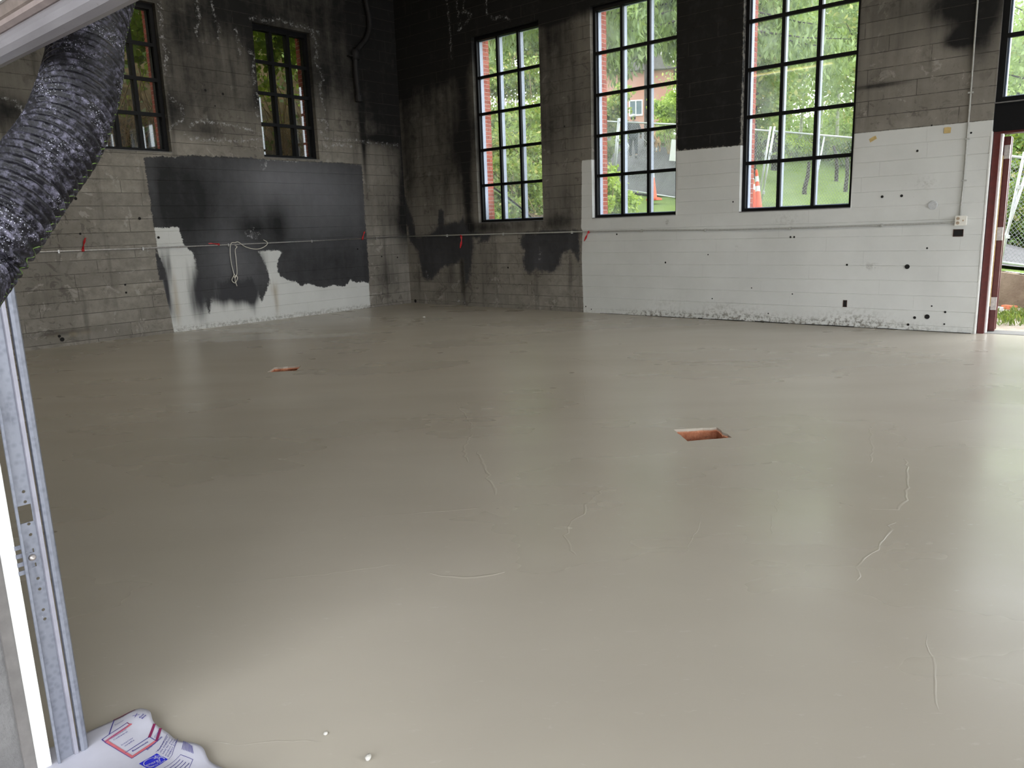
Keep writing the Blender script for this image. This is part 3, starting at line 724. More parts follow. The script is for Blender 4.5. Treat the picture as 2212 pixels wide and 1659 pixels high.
# web with real cut-outs: strips between the holes
TX = 10.80; ya, yb = -11.128, -11.082
cuts = []
yc = (ya+yb)/2
def zAt(px, py):
    d = pray(px, py); return float((CAM+d*((TX-CAM[0])/d[0]))[2])
big = (zAt(60,1128), zAt(56,1090))
smalls = [(54,1061),(57,1083),(64,1131),(68,1154),(82,1249),(86,1272),(92,1317),(95,1337)]
squares = [(66,1190),(70,1221)]
hol = [(zAt(*q), yc+.006, .0055) for q in smalls]
sq = [(zAt(*q), yc+.002, .006) for q in squares]
web = MB()
def webq(y0, y1, z0, z1):
    web.box((TX-.0015, y0, z0), (TX+.0015, y1, z1))
zs = sorted(hol+sq); z = 0.0
allc = sorted([(c[0]-c[2], c[0]+c[2], c[1]-c[2], c[1]+c[2]) for c in hol+sq]+[(big[0], big[1], ya+.004, yb-.004)])
for z0, z1, y0, y1 in allc:
    webq(ya, yb, z, z0); webq(ya, y0, z0, z1); webq(y1, yb, z0, z1); z = z1
webq(ya, yb, z, 2.15)
obj('web', web, 'galvanised', tr)
for c in hol:  # round rims inside the square cut-outs
    mbr = MB(); n = 16
    for k in range(n):
        w = 2*math.pi*k/n; w2 = 2*math.pi*(k+1)/n
        def sqp(a):
            m_ = max(abs(math.cos(a)), abs(math.sin(a))); return (math.cos(a)/m_*c[2], math.sin(a)/m_*c[2])
        (a0, b0), (a1, b1) = sqp(w), sqp(w2); r = c[2]*.82
        mbr.poly([(TX+.0015, c[1]+a0, c[0]+b0), (TX+.0015, c[1]+a1, c[0]+b1), (TX+.0015, c[1]+r*math.cos(w2), c[0]+r*math.sin(w2)), (TX+.0015, c[1]+r*math.cos(w), c[0]+r*math.sin(w))])
    obj('hole_rim', mbr, 'galvanised', tr, fixn=False)
ext('outer_lip', [(TX-.002,ya-.001),(TX+.010,ya-.002),(TX+.013,ya+.004),(TX+.010,ya+.005),(TX+.008,ya+.001),(TX+.001,ya+.001)], 0, 2.15, 'galvanised', tr)
ext('inner_fold', [(TX-.001,yb),(TX+.010,yb+.002),(TX+.011,yb+.012),(TX+.001,yb+.014),(TX-.016,yb+.016),(TX-.016,yb+.013),(TX-.002,yb+.011)], 0, 2.15, 'galvanised_highlight', tr)
ext('guide_rail', [(TX+.002,yb+.018),(TX+.012,yb+.020),(TX+.016,yb+.028),(TX+.014,yb+.038),(TX+.006,yb+.043),(TX-.008,yb+.043),(TX-.012,yb+.036),(TX-.008,yb+.030),(TX-.004,yb+.038),(TX+.006,yb+.036),(TX+.009,yb+.028),(TX+.002,yb+.024)], 0, 2.15, 'galvanised', tr)
br = MB(); zb0, zb1 = zAt(36,1247), zAt(30,1182); dz = (zb1-zb0)/7
for k in range(0, 7, 2): br.box((TX-.004, -11.165, zb0+k*dz), (TX-.001, ya+.004, zb0+(k+1)*dz))
br.box((TX-.004, -11.128, zb0), (TX-.0018, -11.10, zb1))
obj('slotted_bracket', br, 'galvanised', tr)
zc = zAt(68,1204)
obj('bolt', MB().lathe([(.0,.010),(.006,.009),(.0095,.005),(.0105,0)][::-1], (TX+.0015, yc, zc), 14, 0), 'hinge_metal', tr, smooth=True)

od = empty('door_2', (13.2, -11.14, 1.99), 'raised overhead door with translucent rubber bottom seal', 'overhead door', kind='structure')
def ext_x(name, prof, m, **k):
    return obj(name, MB().prism(prof, lambda a, b, t: (10.74 if t == 0 else 13.85, a, b)), m, od, **k)
yy = -11.14
seal = [(yy-.006+.0, 2.041), (yy-.016, 2.030), (yy-.021, 2.018), (yy-.0195, 2.006), (yy-.010, 1.997), (yy+.006, 1.992), (yy+.022, 1.995), (yy+.030, 2.004), (yy+.030, 2.02), (yy+.024, 2.041)]
ext_x('bottom_seal', seal, 'seal_clear', smooth=False)
ext_x('seal_retainer', [(yy-.010,2.041),(yy-.020,2.046),(yy-.021,2.055),(yy-.012,2.061),(yy+.03,2.061),(yy+.03,2.041)], 'seal_pink')
ext_x('bottom_rail', [(yy-.004,2.061),(yy-.012,2.068),(yy-.016,2.088),(yy+.034,2.088),(yy+.034,2.061)], 'door_brown')
ext_x('panel', [(yy-.022,2.088),(yy-.022,3.4),(yy+.03,3.4),(yy+.03,2.088)], 'door_white')

# corrugated duct hose coming from inside, under the door and out past the jamb
def catmull(P, n):
    P = [np.array(q, float) for q in P]; P = [2*P[0]-P[1]]+P+[2*P[-1]-P[-2]]; out = []
    for i in range(1, len(P)-2):
        for j in range(n):
            s = j/n; out.append(.5*((2*P[i])+(-P[i-1]+P[i+1])*s+(2*P[i-1]-5*P[i]+4*P[i+1]-P[i+2])*s*s+(-P[i-1]+3*P[i]-3*P[i+1]+P[i+2])*s**3))
    out.append(P[-2]); return np.array(out)
def resample(C, step):
    d = np.r_[0, np.cumsum(np.linalg.norm(np.diff(C, axis=0), axis=1))]; s = np.arange(0, d[-1], step)
    return np.stack([np.interp(s, d, C[:, k]) for k in range(3)], 1)
hp_ = [(10.45,-9.9,3.6),(10.75,-10.45,2.8),tuple(at(205,15,1.96)),tuple(at(182,150,1.82)),tuple(at(157,240,1.74)),tuple(at(128,305,1.69)),tuple(at(64,392,1.62)),tuple(at(-8,495,1.55)),tuple(at(-90,600,1.48)),(11.85,-11.55,1.42),(11.85,-12.0,1.10),(11.6,-12.7,.5),(11.4,-13.4,.11),(11.2,-14.6,.09)]
C = resample(catmull(hp_, 24), .003)
ring = .0205; s = np.arange(len(C))*.003; HR = .084
rad = HR-.0105*(.5-.5*np.cos(2*math.pi*s/ring))**1.6
hs = empty('duct_hose', (10.4,-13.4,0), 'thick black corrugated duct hose speckled with white dust', 'hose')
hb = MB(); hb.tube([tuple(q) for q in C], list(rad), 40)
obj('corrugated_tube', hb, 'hose_black', hs, smooth=True, fixn=False)
# green stitching cord along one side
side = []
pts = [Vector(q) for q in C]; prev = None
for i in range(0, len(pts)-1):
    tg = (pts[i+1]-pts[i]).normalized()
    view = (Vector(CAM)-pts[i]).normalized(); sd = tg.cross(view).normalized()
    if sd.dot(Vector(CR)) < 0: sd = -sd
    if prev is None: prev = sd
    side.append((pts[i], tg, prev)); 
    prev = (prev-tg*prev.dot(tg)).normalized()
# keep one fixed material line on the tube (parallel transport from the doorway)
ref = min(range(len(pts)-1), key=lambda i: (pts[i]-Vector(at(80,370,1.64))).length)
tg = (pts[ref+1]-pts[ref]).normalized(); vw = (Vector(CAM)-pts[ref]).normalized(); sd = tg.cross(vw).normalized()
if sd.dot(Vector(CR)) < 0: sd = -sd
sd = (sd*.93+vw*.37).normalized()
line = {}
a = sd
for i in range(ref, len(pts)-1):
    tg = (pts[i+1]-pts[i]).normalized(); a = (a-tg*a.dot(tg)).normalized(); line[i] = a
a = sd
for i in range(ref, -1, -1):
    tg = (pts[i+1]-pts[i]).normalized(); a = (a-tg*a.dot(tg)).normalized(); line[i] = a
cord = []
for i in sorted(line):
    if not (150 < i < len(pts)-200): continue
    tg = (pts[i+1]-pts[i]).normalized(); q = pts[i]+line[i]*(rad[i]-.0006)+tg.cross(line[i])*(.005*math.sin(2*math.pi*s[i]/ring))
    if i % 2 == 0: cord.append(tuple(q))
obj('seam_cord', MB().tube(cord, .0016, 5), 'green_cord', hs, smooth=True, fixn=False)

# ------------------------------------------------------------------ fixtures on the walls
def sag(P, n=8): return [tuple(q) for q in catmull(P, n)]
zc0 = 1.485
cl = empty('wall_conduit', (.02, -5, 1.47), 'thin galvanised conduit running along the stained side wall', 'conduit')
P = [(.022, y, onL(*q, .022)[1]) for q in ((0,548),(60,545),(300,537),(600,524),(880,511)) for y in (onL(*q, .022)[0],)]
P = [(.022,-10.9,1.475)]+P[1:-1]+[(.022,-.022,1.487)]
obj('pipe', MB().tube(P, .0125, 8), 'conduit_metal', cl, smooth=True)
for y in (-9.5,-7.2,-5.9,-4.35,-2.55,-.9):
    z = np.interp(y, [q[1] for q in P], [q[2] for q in P]); obj('strap', MB().box((0, y-.012, z-.03), (.037, y+.012, z+.02)), 'conduit_metal', cl)
cb = empty('wall_conduit', (5, -.02, 1.47), 'thin painted conduit running across the white wall to the outlet', 'conduit')
Pb = [(.03,-.022,1.487)]+[(onB(*q, -.022)[0], -.022, onB(*q, -.022)[1]) for q in ((1000,507.5),(1260,500.5),(1420,497),(1560,496.5),(1700,493),(1850,488))]+[(10.86,-.022,1.470),(10.93,-.022,1.478)]
obj('pipe', MB().tube(Pb, .0125, 8), 'painted_conduit', cb, smooth=True)
for x in (1.3,2.9,4.6,6.1,7.3,8.7,10.0):
    z = np.interp(x, [q[0] for q in Pb], [q[2] for q in Pb]); obj('strap', MB().box((x-.012, -.037, z-.03), (x+.012, 0, z+.02)), 'painted_conduit', cb)
cv = empty('wall_conduit', (10.98,-.02,1.55), 'thin conduit dropping down the wall into the white outlet box', 'conduit')
Pv = [(onB(x, y, -.018)[0], -.018, onB(x, y, -.018)[1]) for x, y in ((2074,466),(2076,440),(2082,390),(2089,300),(2097,200),(2105,90),(2112,0))]
dx = Pv[-1]; Pv.append((dx[0]-.01, -.018, 6.9))
obj('pipe', MB().tube(Pv, .011, 8), 'painted_conduit', cv, smooth=True)
for q in (Pv[2], Pv[3], Pv[4]): obj('strap', MB().box((q[0]-.03, -.032, q[2]-.01), (q[0]+.03, 0, q[2]+.01)), 'painted_conduit', cv)

ob = empty('outlet_box', (10.98, 0, 1.49), 'white double outlet box with round sockets on the wall', 'outlet')
obj('box', MB().box((10.918,-.055,1.433), (11.045,0,1.552)), 'outlet_plate', ob, bevel=.004)
obj('cover', MB().box((10.914,-.060,1.429), (11.049,-.054,1.556)), 'outlet_plate', ob, bevel=.002)
for z in (1.465, 1.520):
    so = obj('socket', MB().lathe([(.021,0),(.021,-.004),(.019,-.006)], (10.950,-.060,z), 18, 1), 'outlet_socket', ob)
    sl = MB()
    for dx_ in (-.006,.006): sl.box((10.950+dx_-.0015,-.0675,z-.002), (10.950+dx_+.0015,-.0662,z+.008))
    obj('slot', sl, 'flat_black', so)
obj('switch', MB().lathe([(.011,0),(.011,-.004),(.006,-.009)], (11.012,-.060,1.494), 14, 1), 'outlet_socket', ob)

def recess(name, u0, u1, v0, v1, label):
    r = empty(name, ((u0+u1)/2, 0, v0), label, 'wall box')
    e = .008; f = MB()
    for a in ((u0-e,u1+e,v1,v1+e),(u0-e,u1+e,v0-e,v0),(u0-e,u0,v0,v1),(u1,u1+e,v0,v1)): f.box((a[0],-.012,a[2]),(a[1],.01,a[3]))
    obj('rim', f, 'rust_box', r); obj('cavity_dark_sheet', MB().poly([(u0,-.0085,v0),(u1,-.0085,v0),(u1,-.0085,v1),(u0,-.0085,v1)]), 'flat_black', r, fixn=False)  # flat dark sheet before the wall, painted as the box's inner shade
    return r
recess('empty_box', 10.902, 11.008, 1.293, 1.373, 'empty rusty electrical box set in the wall under the outlet')
recess('empty_box', 9.532, 9.572, .300, .385, 'small empty electrical box set low in the white wall')
# round plaster patch and tape scraps
c = onB(2015,443)
pp = obj('plaster_patch', MB().lathe([(.060,0),(.057,-.010),(.05,-.012),(.0,-.011)], (c[0],0,c[1]), 28, 1), 'patch_plaster'); tag(pp, 'round grey plaster patch on the white wall', 'patch')
for (px, py, w, h, a, lab) in ((2047,281,.085,.075,.03,'square scrap of tan tape on the white wall'), (1886,300,.10,.05,.5,'torn scrap of tan tape on the white wall by the window')):
    c = onB(px, py); q = [(-w/2,-h/2),(w/2*.9,-h/2*1.1),(w/2,h/2*.7),(w*.1,h/2),(-w/2*.9,h/2*.95)]
    pts2 = [(c[0]+x*math.cos(a)-y*math.sin(a), c[1]+x*math.sin(a)+y*math.cos(a)) for x, y in q]
    o = obj('tape_scrap', MB().prism(pts2, lambda x, z, t: (x, -.008-.003*t, z)), 'tape_tan'); tag(o, lab, 'tape')
# anchor holes: dark discs on the wall, their inner shade put into colour
def anchor(px, py, r, wall, left=False):
    if left:
        u, v = onL(px, py); mb = MB().lathe([(r*1.1,.009),(r,.0095),(0.0001,.0075)], (0,u,v), 12, 0)
    else:
        u, v = onB(px, py); mb = MB().lathe([(r*1.1,-.009),(r,-.0095),(0.0001,-.0075)], (u,0,v), 12, 1)
    obj('anchor_hole_disc', mb, 'flat_black', wall, fixn=False)
for q in [(1906,425,.017),(1948,423,.017),(1982,326,.014),(1960,576,.030),(2003,536,.012),(1438,567,.015),(1708,512,.014),(1716,512,.014),(2003,684,.030),(1976,686,.018),(2042,674,.014),(1333,506,.014),(1266,662,.012),(1278,668,.010),(1584,436,.012),(1539,645,.010),(1530,550,.010),(1712,635,.010),(1624,622,.009),(1660,677,.010),(1962,701,.016),(2040,700,.011),(1098,578,.018),(1122,515,.012),(1220,273,.014),(1830,572,.014),(2098,287,.012),(2013,661,.010),(898,650,.035),(2013,271,.010)]:
    anchor(*q, wall_back)
for q in [(443,195,.02),(481,203,.02),(464,229,.012),(163,429,.022),(173,505,.016),(301,472,.022),(270,615,.015),(272,632,.016),(118,770,.0),(342,513,.02),(772,538,.018),(824,554,.016),(858,556,.016),(134,733,.03),(128,726,.02),(506,708,.014)]:
    if q[2]: anchor(*q, wall_left, True)

# red ribbons tied to the conduit
def ribbon(pts, w, label):
    P = [Vector(q) for q in sag(pts, 6)]; mb = MB()
    root = empty('red_ribbon', pts[0], label, 'ribbon', 'red ribbons tied to the conduit')
    for i, q in enumerate(P):
        tg = (P[min(i+1, len(P)-1)]-P[max(i-1, 0)]).normalized(); nrm = Vector((1,-1,0)).normalized() if True else None
        sd = tg.cross(nrm).normalized(); tw = w*(.7+.3*math.sin(i*.9)); mb.v += [tuple(q+sd*tw/2), tuple(q-sd*tw/2), tuple(q-sd*tw/2+nrm*.002), tuple(q+sd*tw/2+nrm*.002)]
        if i:
            b = 4*i
            for k in range(4): mb.f.append((b-4+k, b-4+(k+1) % 4, b+(k+1) % 4, b+k))
    n = len(mb.v); mb.f += [(0,1,2,3), (n-4,n-3,n-2,n-1)]
    obj('tail', mb, 'red_ribbon', root, fixn=False)
    p0 = pts[0]; k = MB(); 
    ax = Vector((0,1,0)) if p0[0] < .1 else Vector((1,0,0))
    k.tube([tuple(Vector(p0)-ax*.022), tuple(Vector(p0)-ax*.01), tuple(Vector(p0)+ax*.01), tuple(Vector(p0)+ax*.022)], [.014,.022,.022,.014], 10)
    obj('knot', k, 'red_ribbon', root, smooth=True, fixn=False)
def lp(px, py, off=.03): u, v = onL(px, py, off); return (off, u, v)
def bp(px, py, off=.03): u, v = onB(px, py, -off); return (u, -off, v)
ribbon([lp(179,541,.022), lp(181,528,.05), lp(184,516,.045), lp(186,514,.03)], .035, 'red ribbon standing up from the conduit on bare boards')
ribbon([lp(472,528,.022), lp(460,526,.05), lp(450,526,.04)], .025, 'red ribbon on the conduit beside white peeling streaks')
ribbon([lp(783,516,.022), lp(786,505,.045), lp(788,500,.04)], .03, 'red ribbon on the conduit at the edge of the black paint')
ribbon([bp(996,509,.022), bp(997,520,.045), bp(994,536,.04)], .04, 'red ribbon hanging off the conduit on sooty concrete under the window')
ribbon([bp(1272,501,.022), bp(1268,508,.05), bp(1262,521,.04)], .035, 'dark red ribbon hanging off the conduit on white paint')

# white rope looped over the conduit
rp_ = empty('rope', lp(500,523,.022), 'thin white rope looped and dangling from the conduit', 'rope')
def rl(L): return sag([lp(*q, .045) for q in L], 6)
obj('hanging_loop', MB().tube(rl([(508,524),(499,526),(497,545),(500,570),(505,590),(507,600),(512,590),(510,560),(508,540),(512,533),(507,530)]), .007, 6), 'white_rope', rp_, smooth=True, fixn=False)
obj('swag', MB().tube(rl([(508,524),(515,523),(530,533),(550,538),(565,536),(576,529),(577,523),(569,518)]), .007, 6), 'white_rope', rp_, smooth=True, fixn=False)
obj('knot_tail', MB().tube(rl([(507,592),(501,605),(508,611),(513,600),(509,595),(508,606),(512,618)]), .007, 6), 'white_rope', rp_, smooth=True, fixn=False)

# dark iron drain pipe near the corner
ip = empty('drain_pipe', (.08,-1.14,4.25), 'dark iron pipe bending down the sooty wall near the corner', 'pipe')
pp_ = [(.09, onL(x, y, .09)[0], onL(x, y, .09)[1]) for x, y in ((784,-60),(790,0),(797,35),(798,62),(790,85),(775,104),(768,118),(769,160),(775,212))]
obj('pipe', MB().tube(sag(pp_, 6), .052, 14), 'iron_pipe', ip, smooth=True, fixn=False)
a = pp_[6]; obj('hub', MB().tube([(a[0],a[1],a[2]+.10),(a[0],a[1],a[2]+.02),(a[0],a[1]-.0,a[2]-.10)], [.066,.078,.074], 14), 'iron_pipe', ip, smooth=True, fixn=False)
a = pp_[8]; obj('end_collar', MB().tube([(a[0],a[1],a[2]+.05),(a[0],a[1],a[2]-.07)], [.075,.075], 14), 'iron_pipe', ip, fixn=False)
obj('bracket', MB().box((.008, pp_[6][1]-.16, pp_[6][2]-.05), (.10, pp_[6][1]+.02, pp_[6][2]-.02)), 'iron_pipe', ip)

# fluorescent batten near the front wall (seen mirrored in the window panes), then battens added as fill
def tube_light(cx, cy, label, dz=0.0, watts=36):
    zz_ = 6.25-dz; lt = empty('tube_light', (cx, cy, zz_), label, 'light', 'fluorescent battens under the ceiling')
    obj('housing', MB().box((cx-2,cy-.08,zz_+.05), (cx+2,cy+.08,zz_+.11)), 'lamp_housing', lt)
    for y in (cy-.05,cy+.05): obj('tube', MB().tube([(cx-1.95,y,zz_+.025),(cx+1.95,y,zz_+.025)], .014, 10), 'lamp_tube', lt, smooth=True)
    for x in (cx-1.6,cx+1.6): obj('hanger', MB().box((x-.005,cy-.005,zz_+.11), (x+.005,cy+.005,7.0)), 'black_steel', lt)
    ld = bpy.data.lights.new('tube_glow', 'AREA'); ld.shape = 'RECTANGLE'; ld.size = 3.9; ld.size_y = .14; ld.energy = watts; ld.color = (1,.95,.86)
    lo = bpy.data.objects.new('tube_glow', ld); COL.objects.link(lo); lo.location = (cx, cy, zz_); lo.parent = lt; lo.matrix_parent_inverse = lt.matrix_basis.inverted()
tube_light(3.6, -10.2, 'twin-tube fluorescent batten hung near the front wall', .65, 8)
tube_light(3.6, -5.0, 'unseen twin-tube batten added as fill light over the stained corner', -.55)  # this and the next two are unseen battens added to brighten the room
tube_light(9.2, -5.0, 'unseen twin-tube batten added as fill light over the larger floor pit', -.55)
tube_light(14.8, -5.0, 'unseen twin-tube batten added as fill light inside the open doorway', -.55)

# pebbles on the floor
for i, (px, py, r, lab) in enumerate([(916,687,.028,'pale pebble on the floor near the room corner'), (795,1641,.012,'small grey clod on the floor near the paper wrapper'), (704,1587,.007,'tiny grey crumb on the wet floor near the wrapper')]):
    x, y = onF(px, py); b = bmesh.new(); bmesh.ops.create_icosphere(b, subdivisions=2, radius=r)
    for v in b.verts: v.co *= 1+.25*math.sin(v.co.x*190+v.co.y*130+i); v.co.z *= .6
    zmin = min(v.co.z for v in b.verts)
    for v in b.verts: v.co += Vector((x, y, -zmin))
    m_ = bpy.data.meshes.new('pebble'); b.to_mesh(m_); b.free(); tag(link('pebble', m_, 'pebble', None, True), lab, 'pebble')

# ------------------------------------------------------------------ printed paper wrapper by the jamb
simple('wrapper_paper', (.42,.415,.48), .55, 0, .04, 12, .25)
simple('ink_blue', (.035,.03,.20), .6, 0, .1, 30, 0)
simple('ink_bright_blue', (.01,.015,.42), .5, 0, .05, 30, 0)
simple('ink_pink', (.45,.11,.13), .6, 0, .1, 30, 0)
simple('ink_maroon', (.16,.01,.06), .6, 0, .1, 30, 0)
simple('ink_white', (.40,.40,.48), .6, 0, .05, 30, 0)
PA = np.array([10.76,-10.86]); PE1 = np.array([.997,.08]); PE2 = np.array([-.17,-.985])
def paper_z(a, b):
    return .012+.014*np.exp(-(b/.05)**2)*(1+.6*np.sin(a*22+.6))+.006*np.sin(a*13+b*9)+.005*np.sin(b*21-a*6)+.006
def paper(a, b, off=0.0):
    a = np.asarray(a, float); b = np.asarray(b, float)
    P = PA[None]+np.multiply.outer(a, PE1)+np.multiply.outer(b, PE2)
    return np.concatenate([P, (paper_z(a, b)+off)[:, None]], 1)
pr = empty('paper_wrapper', (10.95,-11.0,0), 'crumpled white paper wrapper with blue and pink print on the floor', 'wrapper')
na, nb = 56, 44; aa = np.linspace(0, .62, na); bb = np.linspace(0, .46, nb)
AA, BB = np.meshgrid(aa, bb, indexing='ij')
edge = .010*np.sin(AA*19+1.1)+.006*np.sin(AA*41); BB2 = BB-(1-BB/.46)*edge
Vv = paper(AA.ravel(), BB2.ravel()); Vv2 = paper(AA.ravel(), BB2.ravel(), -.0015)
ii = np.arange(na*nb).reshape(na, nb); F = np.stack([ii[:-1,:-1], ii[1:,:-1], ii[1:,1:], ii[:-1,1:]], -1).reshape(-1, 4)
pm = MB(); pm.v = [tuple(map(float, q)) for q in np.r_[Vv, Vv2]]; N = na*nb
pm.f = [tuple(map(int, q)) for q in F]+[tuple(map(int, q[::-1]+N)) for q in F]
rimids = list(ii[:,0])+list(ii[-1,1:])+list(ii[-2::-1,-1])+list(ii[0,-2:0:-1])
for k in range(len(rimids)):
    x0, x1 = int(rimids[k]), int(rimids[(k+1) % len(rimids)]); pm.f.append((x0, x1, x1+N, x0+N))
obj('sheet', pm, 'wrapper_paper', pr, smooth=True)
def print_mesh(name, verts2, faces, m, off=.0011):
    v = paper([q[0] for q in verts2], [q[1] for q in verts2], off); mb = MB(); mb.v = [tuple(map(float, q)) for q in v]; mb.f = faces
    return obj(name, mb, m, pr, fixn=False)
def pline(name, pts, w, m, closed=False):
    pts = [np.array(q) for q in pts]; 
    if closed: pts = pts+[pts[0]]
    v = []; f = []
    for a, b in zip(pts[:-1], pts[1:]):
        t_ = (b-a)/np.hypot(*(b-a)); nn = np.array([-t_[1], t_[0]])*w/2; n = max(2, int(np.hypot(*(b-a))/.008))
        for j in range(n+1):
            q = a-t_*w/2*(j == 0)+(b-a)*j/n+t_*w/2*(j == n); k = len(v); v += [q+nn, q-nn]
            if j: f.append((k-2, k-1, k+1, k))
    return print_mesh(name, v, f, m)
def ptext(body, a, b, size, m, slope=0.0, width=None, bold=0.0):
    cu = bpy.data.curves.new('t', 'FONT'); cu.body = body; cu.size = size; cu.offset = bold; cu.resolution_u = 2
    o = bpy.data.objects.new('t', cu); COL.objects.link(o); dg = bpy.context.evaluated_depsgraph_get(); dg.update()
    me_ = bpy.data.meshes.new_from_object(o.evaluated_get(dg)); bpy.data.objects.remove(o)
    X = [(v.co.x, v.co.y) for v in me_.vertices]
    if not X: return
    mx = max(q[0] for q in X); sx = 1.0 if width is None else width/mx
    v = [(a-q[1]-slope*q[0]*sx, b-q[0]*sx) for q in X]   # text runs toward -b, its top toward -a
    f = [tuple(p.vertices) for p in me_.polygons]; bpy.data.meshes.remove(me_)
    print_mesh('lettering', v, f, m, .0014)
pline('print_line', [(.004,.077),(.074,.124)], .003, 'ink_blue')
pline('print_line', [(.056,.061),(.083,.150),(.104,.150)], .0028, 'ink_blue'); pline('print_line', [(.056,.061),(.074,.060)], .0028, 'ink_maroon')
pline('print_line', [(.074,.060),(.101,.146),(.236,.134),(.206,.048)], .009, 'ink_pink')
pline('print_line', [(.070,.058),(.104,.151),(.243,.138),(.211,.046)], .0022, 'ink_blue')
pline('print_line', [(.201,.136),(.174,.051),(.206,.047)], .0026, 'ink_blue')
pline('print_line', [(.174,.051),(.130,.013)], .008, 'ink_maroon'); pline('print_line', [(.206,.046),(.160,.010)], .008, 'ink_maroon')
pline('print_line', [(.001,.075),(.004,.012)], .004, 'ink_maroon')
pline('print_line', [(.038,.034),(.052,.020)], .002, 'ink_blue'); pline('print_line', [(.038,.020),(.052,.034)], .002, 'ink_blue')
ptext('Exterior', .040, .090, .0085, 'ink_blue', .2, .030)
ptext('Continuous or', .105, .133, .0095, 'ink_blue', .25, .055); ptext('Cathedral', .118, .131, .0095, 'ink_blue', .25, .048)
ptext('Interior', .161, .128, .0095, 'ink_blue', .3, .042); ptext('walls', .172, .124, .0095, 'ink_blue', .3, .034)
ptext('Basements', .213, .121, .0100, 'ink_blue', .3, .055, .0002)
ptext('Exterior walls', .234, .088, .0100, 'ink_blue', .5, .062, .0002)
ptext('Crawl', .192, .043, .012, 'ink_blue', .9, .024); ptext('Roof', .072, .028, .010, 'ink_blue', .5, .018, .0003); ptext('line', .082, .026, .010, 'ink_blue', .5, .018, .0003)
# blue certification mark
q = [(.267,.077),(.285,.138),(.344,.134),(.320,.071)]
def quadfill(q, n=6):
    q = [np.array(k) for k in q]; v = []; f = []
    for i in range(n+1):
        for j in range(n+1):
            s_, t_ = i/n, j/n; v.append((q[0]*(1-t_)+q[1]*t_)*(1-s_)+(q[3]*(1-t_)+q[2]*t_)*s_)
    for i in range(n):
        for j in range(n): k = i*(n+1)+j; f.append((k, k+1, k+n+2, k+n+1))
    return v, f
v, f = quadfill(q); print_mesh('print_mark', v, f, 'ink_bright_blue', .0010)
sw = [(.276+.02*(1-math.cos(w))*.0+.030-.026*math.cos(w), .104+.028*math.sin(w)) for w in np.linspace(-1.75, 2.6, 22)]
pline('print_line', sw, .0022, 'ink_white')
ptext('energy', .316, .130, .020, 'ink_white', .12, .044)
star = []
for k in range(10):
    r = .013 if k % 2 == 0 else .0055; w = math.pi*k/5+.35; star.append((.288-r*math.cos(w), .083+r*math.sin(w)))
pline('print_line', star, .0018, 'ink_white', True)
ptext('ENERGY STAR', .334, .134, .0105, 'ink_white', .18, .056)
for k, b_ in enumerate(['Read and save', 'this ENERGY', 'label for your', 'product. It has', 'ENERGY STAR']):
    ptext(b_, .262+k*.0125, .070-k*.001, .0105, 'ink_blue', .85, .055)
pline('print_line', [(.259,.075),(.252,.060),(.200,.010)], .0012, 'ink_blue'); pline('print_line', [(.322,.070),(.312,.055),(.252,.004)], .0012, 'ink_blue')
for k in range(8): pline('print_line', [(.318+k*.0065,.026-k*.0012),(.284+k*.0065,.002)], .0016, 'ink_blue')
pline('print_line', [(.364,.120),(.334,.040),(.386,.031),(.412,.058),(.440,.120)], .0014, 'ink_blue')
for k in range(4): pline('print_line', [(.372+k*.013,.098-k*.004),(.352+k*.013,.052-k*.002)], .0022, 'ink_blue')

# ------------------------------------------------------------------ outside: terrain
ctl = np.array([(2.2,6.7,2.25),(5.8,5.5,1.74),(7.7,5.3,1.25),(11,4.2,.56),(-5,17.6,4.26),(1.1,18.8,3.45),(10.2,9.7,.72),(9.9,12.6,.68),(14,3.6,.3),(-2.5,15.9,3.6),(-12,28,6.8),(-7.8,25.1,5.85),(3,30,4.0),(-8,45,6.0),(14,14,.6),(18,30,1.6),(6,.5,1.1),(8,12,1.6),(.8,7.1,2.5),(-20,40,7.0),(12,45,3.0),(4.5,10,2.25),(-1,10.5,2.9)])
def tps(r2): return .5*r2*np.log(r2+1e-9)
K = tps(((ctl[:, None, :2]-ctl[None, :, :2])**2).sum(-1))+np.eye(len(ctl))*.3
Pm = np.c_[np.ones(len(ctl)), ctl[:, :2]]; Am = np.block([[K, Pm], [Pm.T, np.zeros((3, 3))]])
wts = np.linalg.solve(Am, np.r_[ctl[:, 2], 0, 0, 0])
def base_z(x, y):
    x = np.asarray(x, float); y = np.asarray(y, float)
    r2 = (x[..., None]-ctl[:, 0])**2+(y[..., None]-ctl[:, 1])**2
    return tps(r2) @ wts[:-3]+wts[-3]+wts[-2]*x+wts[-1]*y
LA, LB = np.array([4.0,.3]), np.array([-1.3,6.6]); Ld = (LB-LA)/np.hypot(*(LB-LA)); Ln = np.array([-Ld[1], Ld[0]])
def ground(x, y):
    x = np.asarray(x, float); y = np.asarray(y, float); z = base_z(x, y)
    e = (x-LA[0])*Ln[0]+(y-LA[1])*Ln[1]
    e2 = -.8-x
    far = np.clip((y-9)/10, 0, 1)
    zb = np.where(y > .2, 1.35+.85*e*(1-.75*far), 2.55+.85*e2)
    zb = np.where(y > .2, np.minimum(zb, 7.5), np.minimum(zb, 8))
    return np.where((e > 0) | (y < .2), np.maximum(z, zb), z)
def gz(x, y): return float(ground(np.array([x]), np.array([y]))[0])
